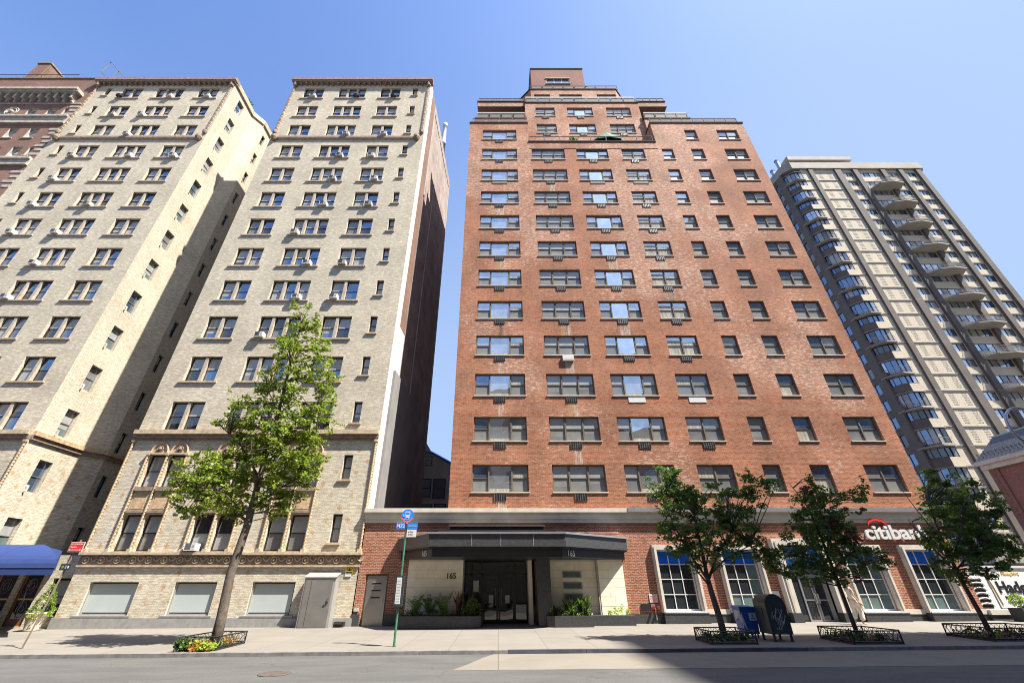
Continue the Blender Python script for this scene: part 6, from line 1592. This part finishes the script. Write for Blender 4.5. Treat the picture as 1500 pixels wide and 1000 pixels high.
mb = MB(); mb.tube([(wx+.05, wy-.24, wz+.88), (wx+.15, wy-.25, wz+.80), (wx+.24, wy-.25, wz+.74)], [.03, .045, .03], 'tan_bag', 8)
single('clutch_bag', mb, 'small tan clutch bag held by the walking woman', 'bag', (wx+.15, wy-.25, wz+.8))

# ================================================================ camera, light, sky
cam = bpy.data.cameras.new('camera'); co = bpy.data.objects.new('camera', cam); COL.objects.link(co); scene.camera = co
cam.sensor_width = 36; cam.lens = 609.006*36/1500; cam.clip_start = .1; cam.clip_end = 4000
cam.shift_x = (750-730)/1500
co.location = (0, 0, 1.6); co.rotation_euler = (R(90+30.4489), 0, 0)
sun = bpy.data.lights.new('sun', 'SUN'); so = bpy.data.objects.new('sun', sun); COL.objects.link(so)
sun.energy = 5.0; sun.angle = R(.53); sun.color = (1, .94, .84); so.rotation_euler = SUN.to_track_quat('Z', 'Y').to_euler(); so.location = (0, 0, 120)
w = bpy.data.worlds.new('World'); scene.world = w; w.use_nodes = True; nt = w.node_tree; nt.nodes.clear()
out = nt.nodes.new('ShaderNodeOutputWorld'); bg = nt.nodes.new('ShaderNodeBackground'); sk = nt.nodes.new('ShaderNodeTexSky')
sk.sky_type = 'NISHITA'; sk.sun_disc = False; sk.sun_elevation = math.asin(SUN.z); sk.sun_rotation = math.atan2(SUN.x, SUN.y)
sk.altitude = 20; sk.air_density = 1.0; sk.dust_density = 1.7; sk.ozone_density = 4.5
tn = nt.nodes.new('ShaderNodeMix'); tn.data_type = 'RGBA'; tn.blend_type = 'MULTIPLY'; tn.inputs[0].default_value = 1; tn.inputs[7].default_value = (.77, .875, 1.07, 1)
nt.links.new(sk.outputs[0], tn.inputs[6])
# thin high haze of the summer sky, thicker towards the sun's side and towards the horizon
tc = nt.nodes.new('ShaderNodeTexCoord'); sx_ = nt.nodes.new('ShaderNodeSeparateXYZ'); nt.links.new(tc.outputs['Generated'], sx_.inputs[0])
def mth(op, a, b, c=None):
    nd = nt.nodes.new('ShaderNodeMath'); nd.operation = op
    for i, v in enumerate((a, b, c)):
        if v is None: continue
        if isinstance(v, (int, float)): nd.inputs[i].default_value = v
        else: nt.links.new(v, nd.inputs[i])
    return nd.outputs[0]
cn = nt.nodes.new('ShaderNodeTexNoise'); cn.inputs['Scale'].default_value = 2.2; cn.inputs['Detail'].default_value = 5; nt.links.new(tc.outputs['Generated'], cn.inputs['Vector'])
f = mth('ADD', mth('MULTIPLY', sx_.outputs[0], .6), mth('MULTIPLY', mth('SUBTRACT', .84, sx_.outputs[2]), 1.5))
f = mth('ADD', f, mth('ADD', .29, mth('MULTIPLY', mth('SUBTRACT', cn.outputs[0], .5), .25)))
mr = nt.nodes.new('ShaderNodeMapRange'); mr.interpolation_type = 'SMOOTHSTEP'; mr.inputs[1].default_value = -.15; mr.inputs[2].default_value = 1.0; mr.inputs[4].default_value = .85; nt.links.new(f, mr.inputs[0])
hz = nt.nodes.new('ShaderNodeMix'); hz.data_type = 'RGBA'; nt.links.new(mr.outputs[0], hz.inputs[0]); nt.links.new(tn.outputs[2], hz.inputs[6]); hz.inputs[7].default_value = (1.62, 2.15, 3.15, 1)
nt.links.new(hz.outputs[2], bg.inputs[0]); bg.inputs[1].default_value = .10; nt.links.new(bg.outputs[0], out.inputs[0])
scene.view_settings.view_transform = 'Standard'; scene.view_settings.look = 'None'; scene.view_settings.exposure = 1.6; scene.view_settings.gamma = 1
scene.render.engine = 'CYCLES'; scene.cycles.max_bounces = 6; scene.cycles.transparent_max_bounces = 8
scene.cycles.use_denoising = True; scene.cycles.filter_width = 1.0
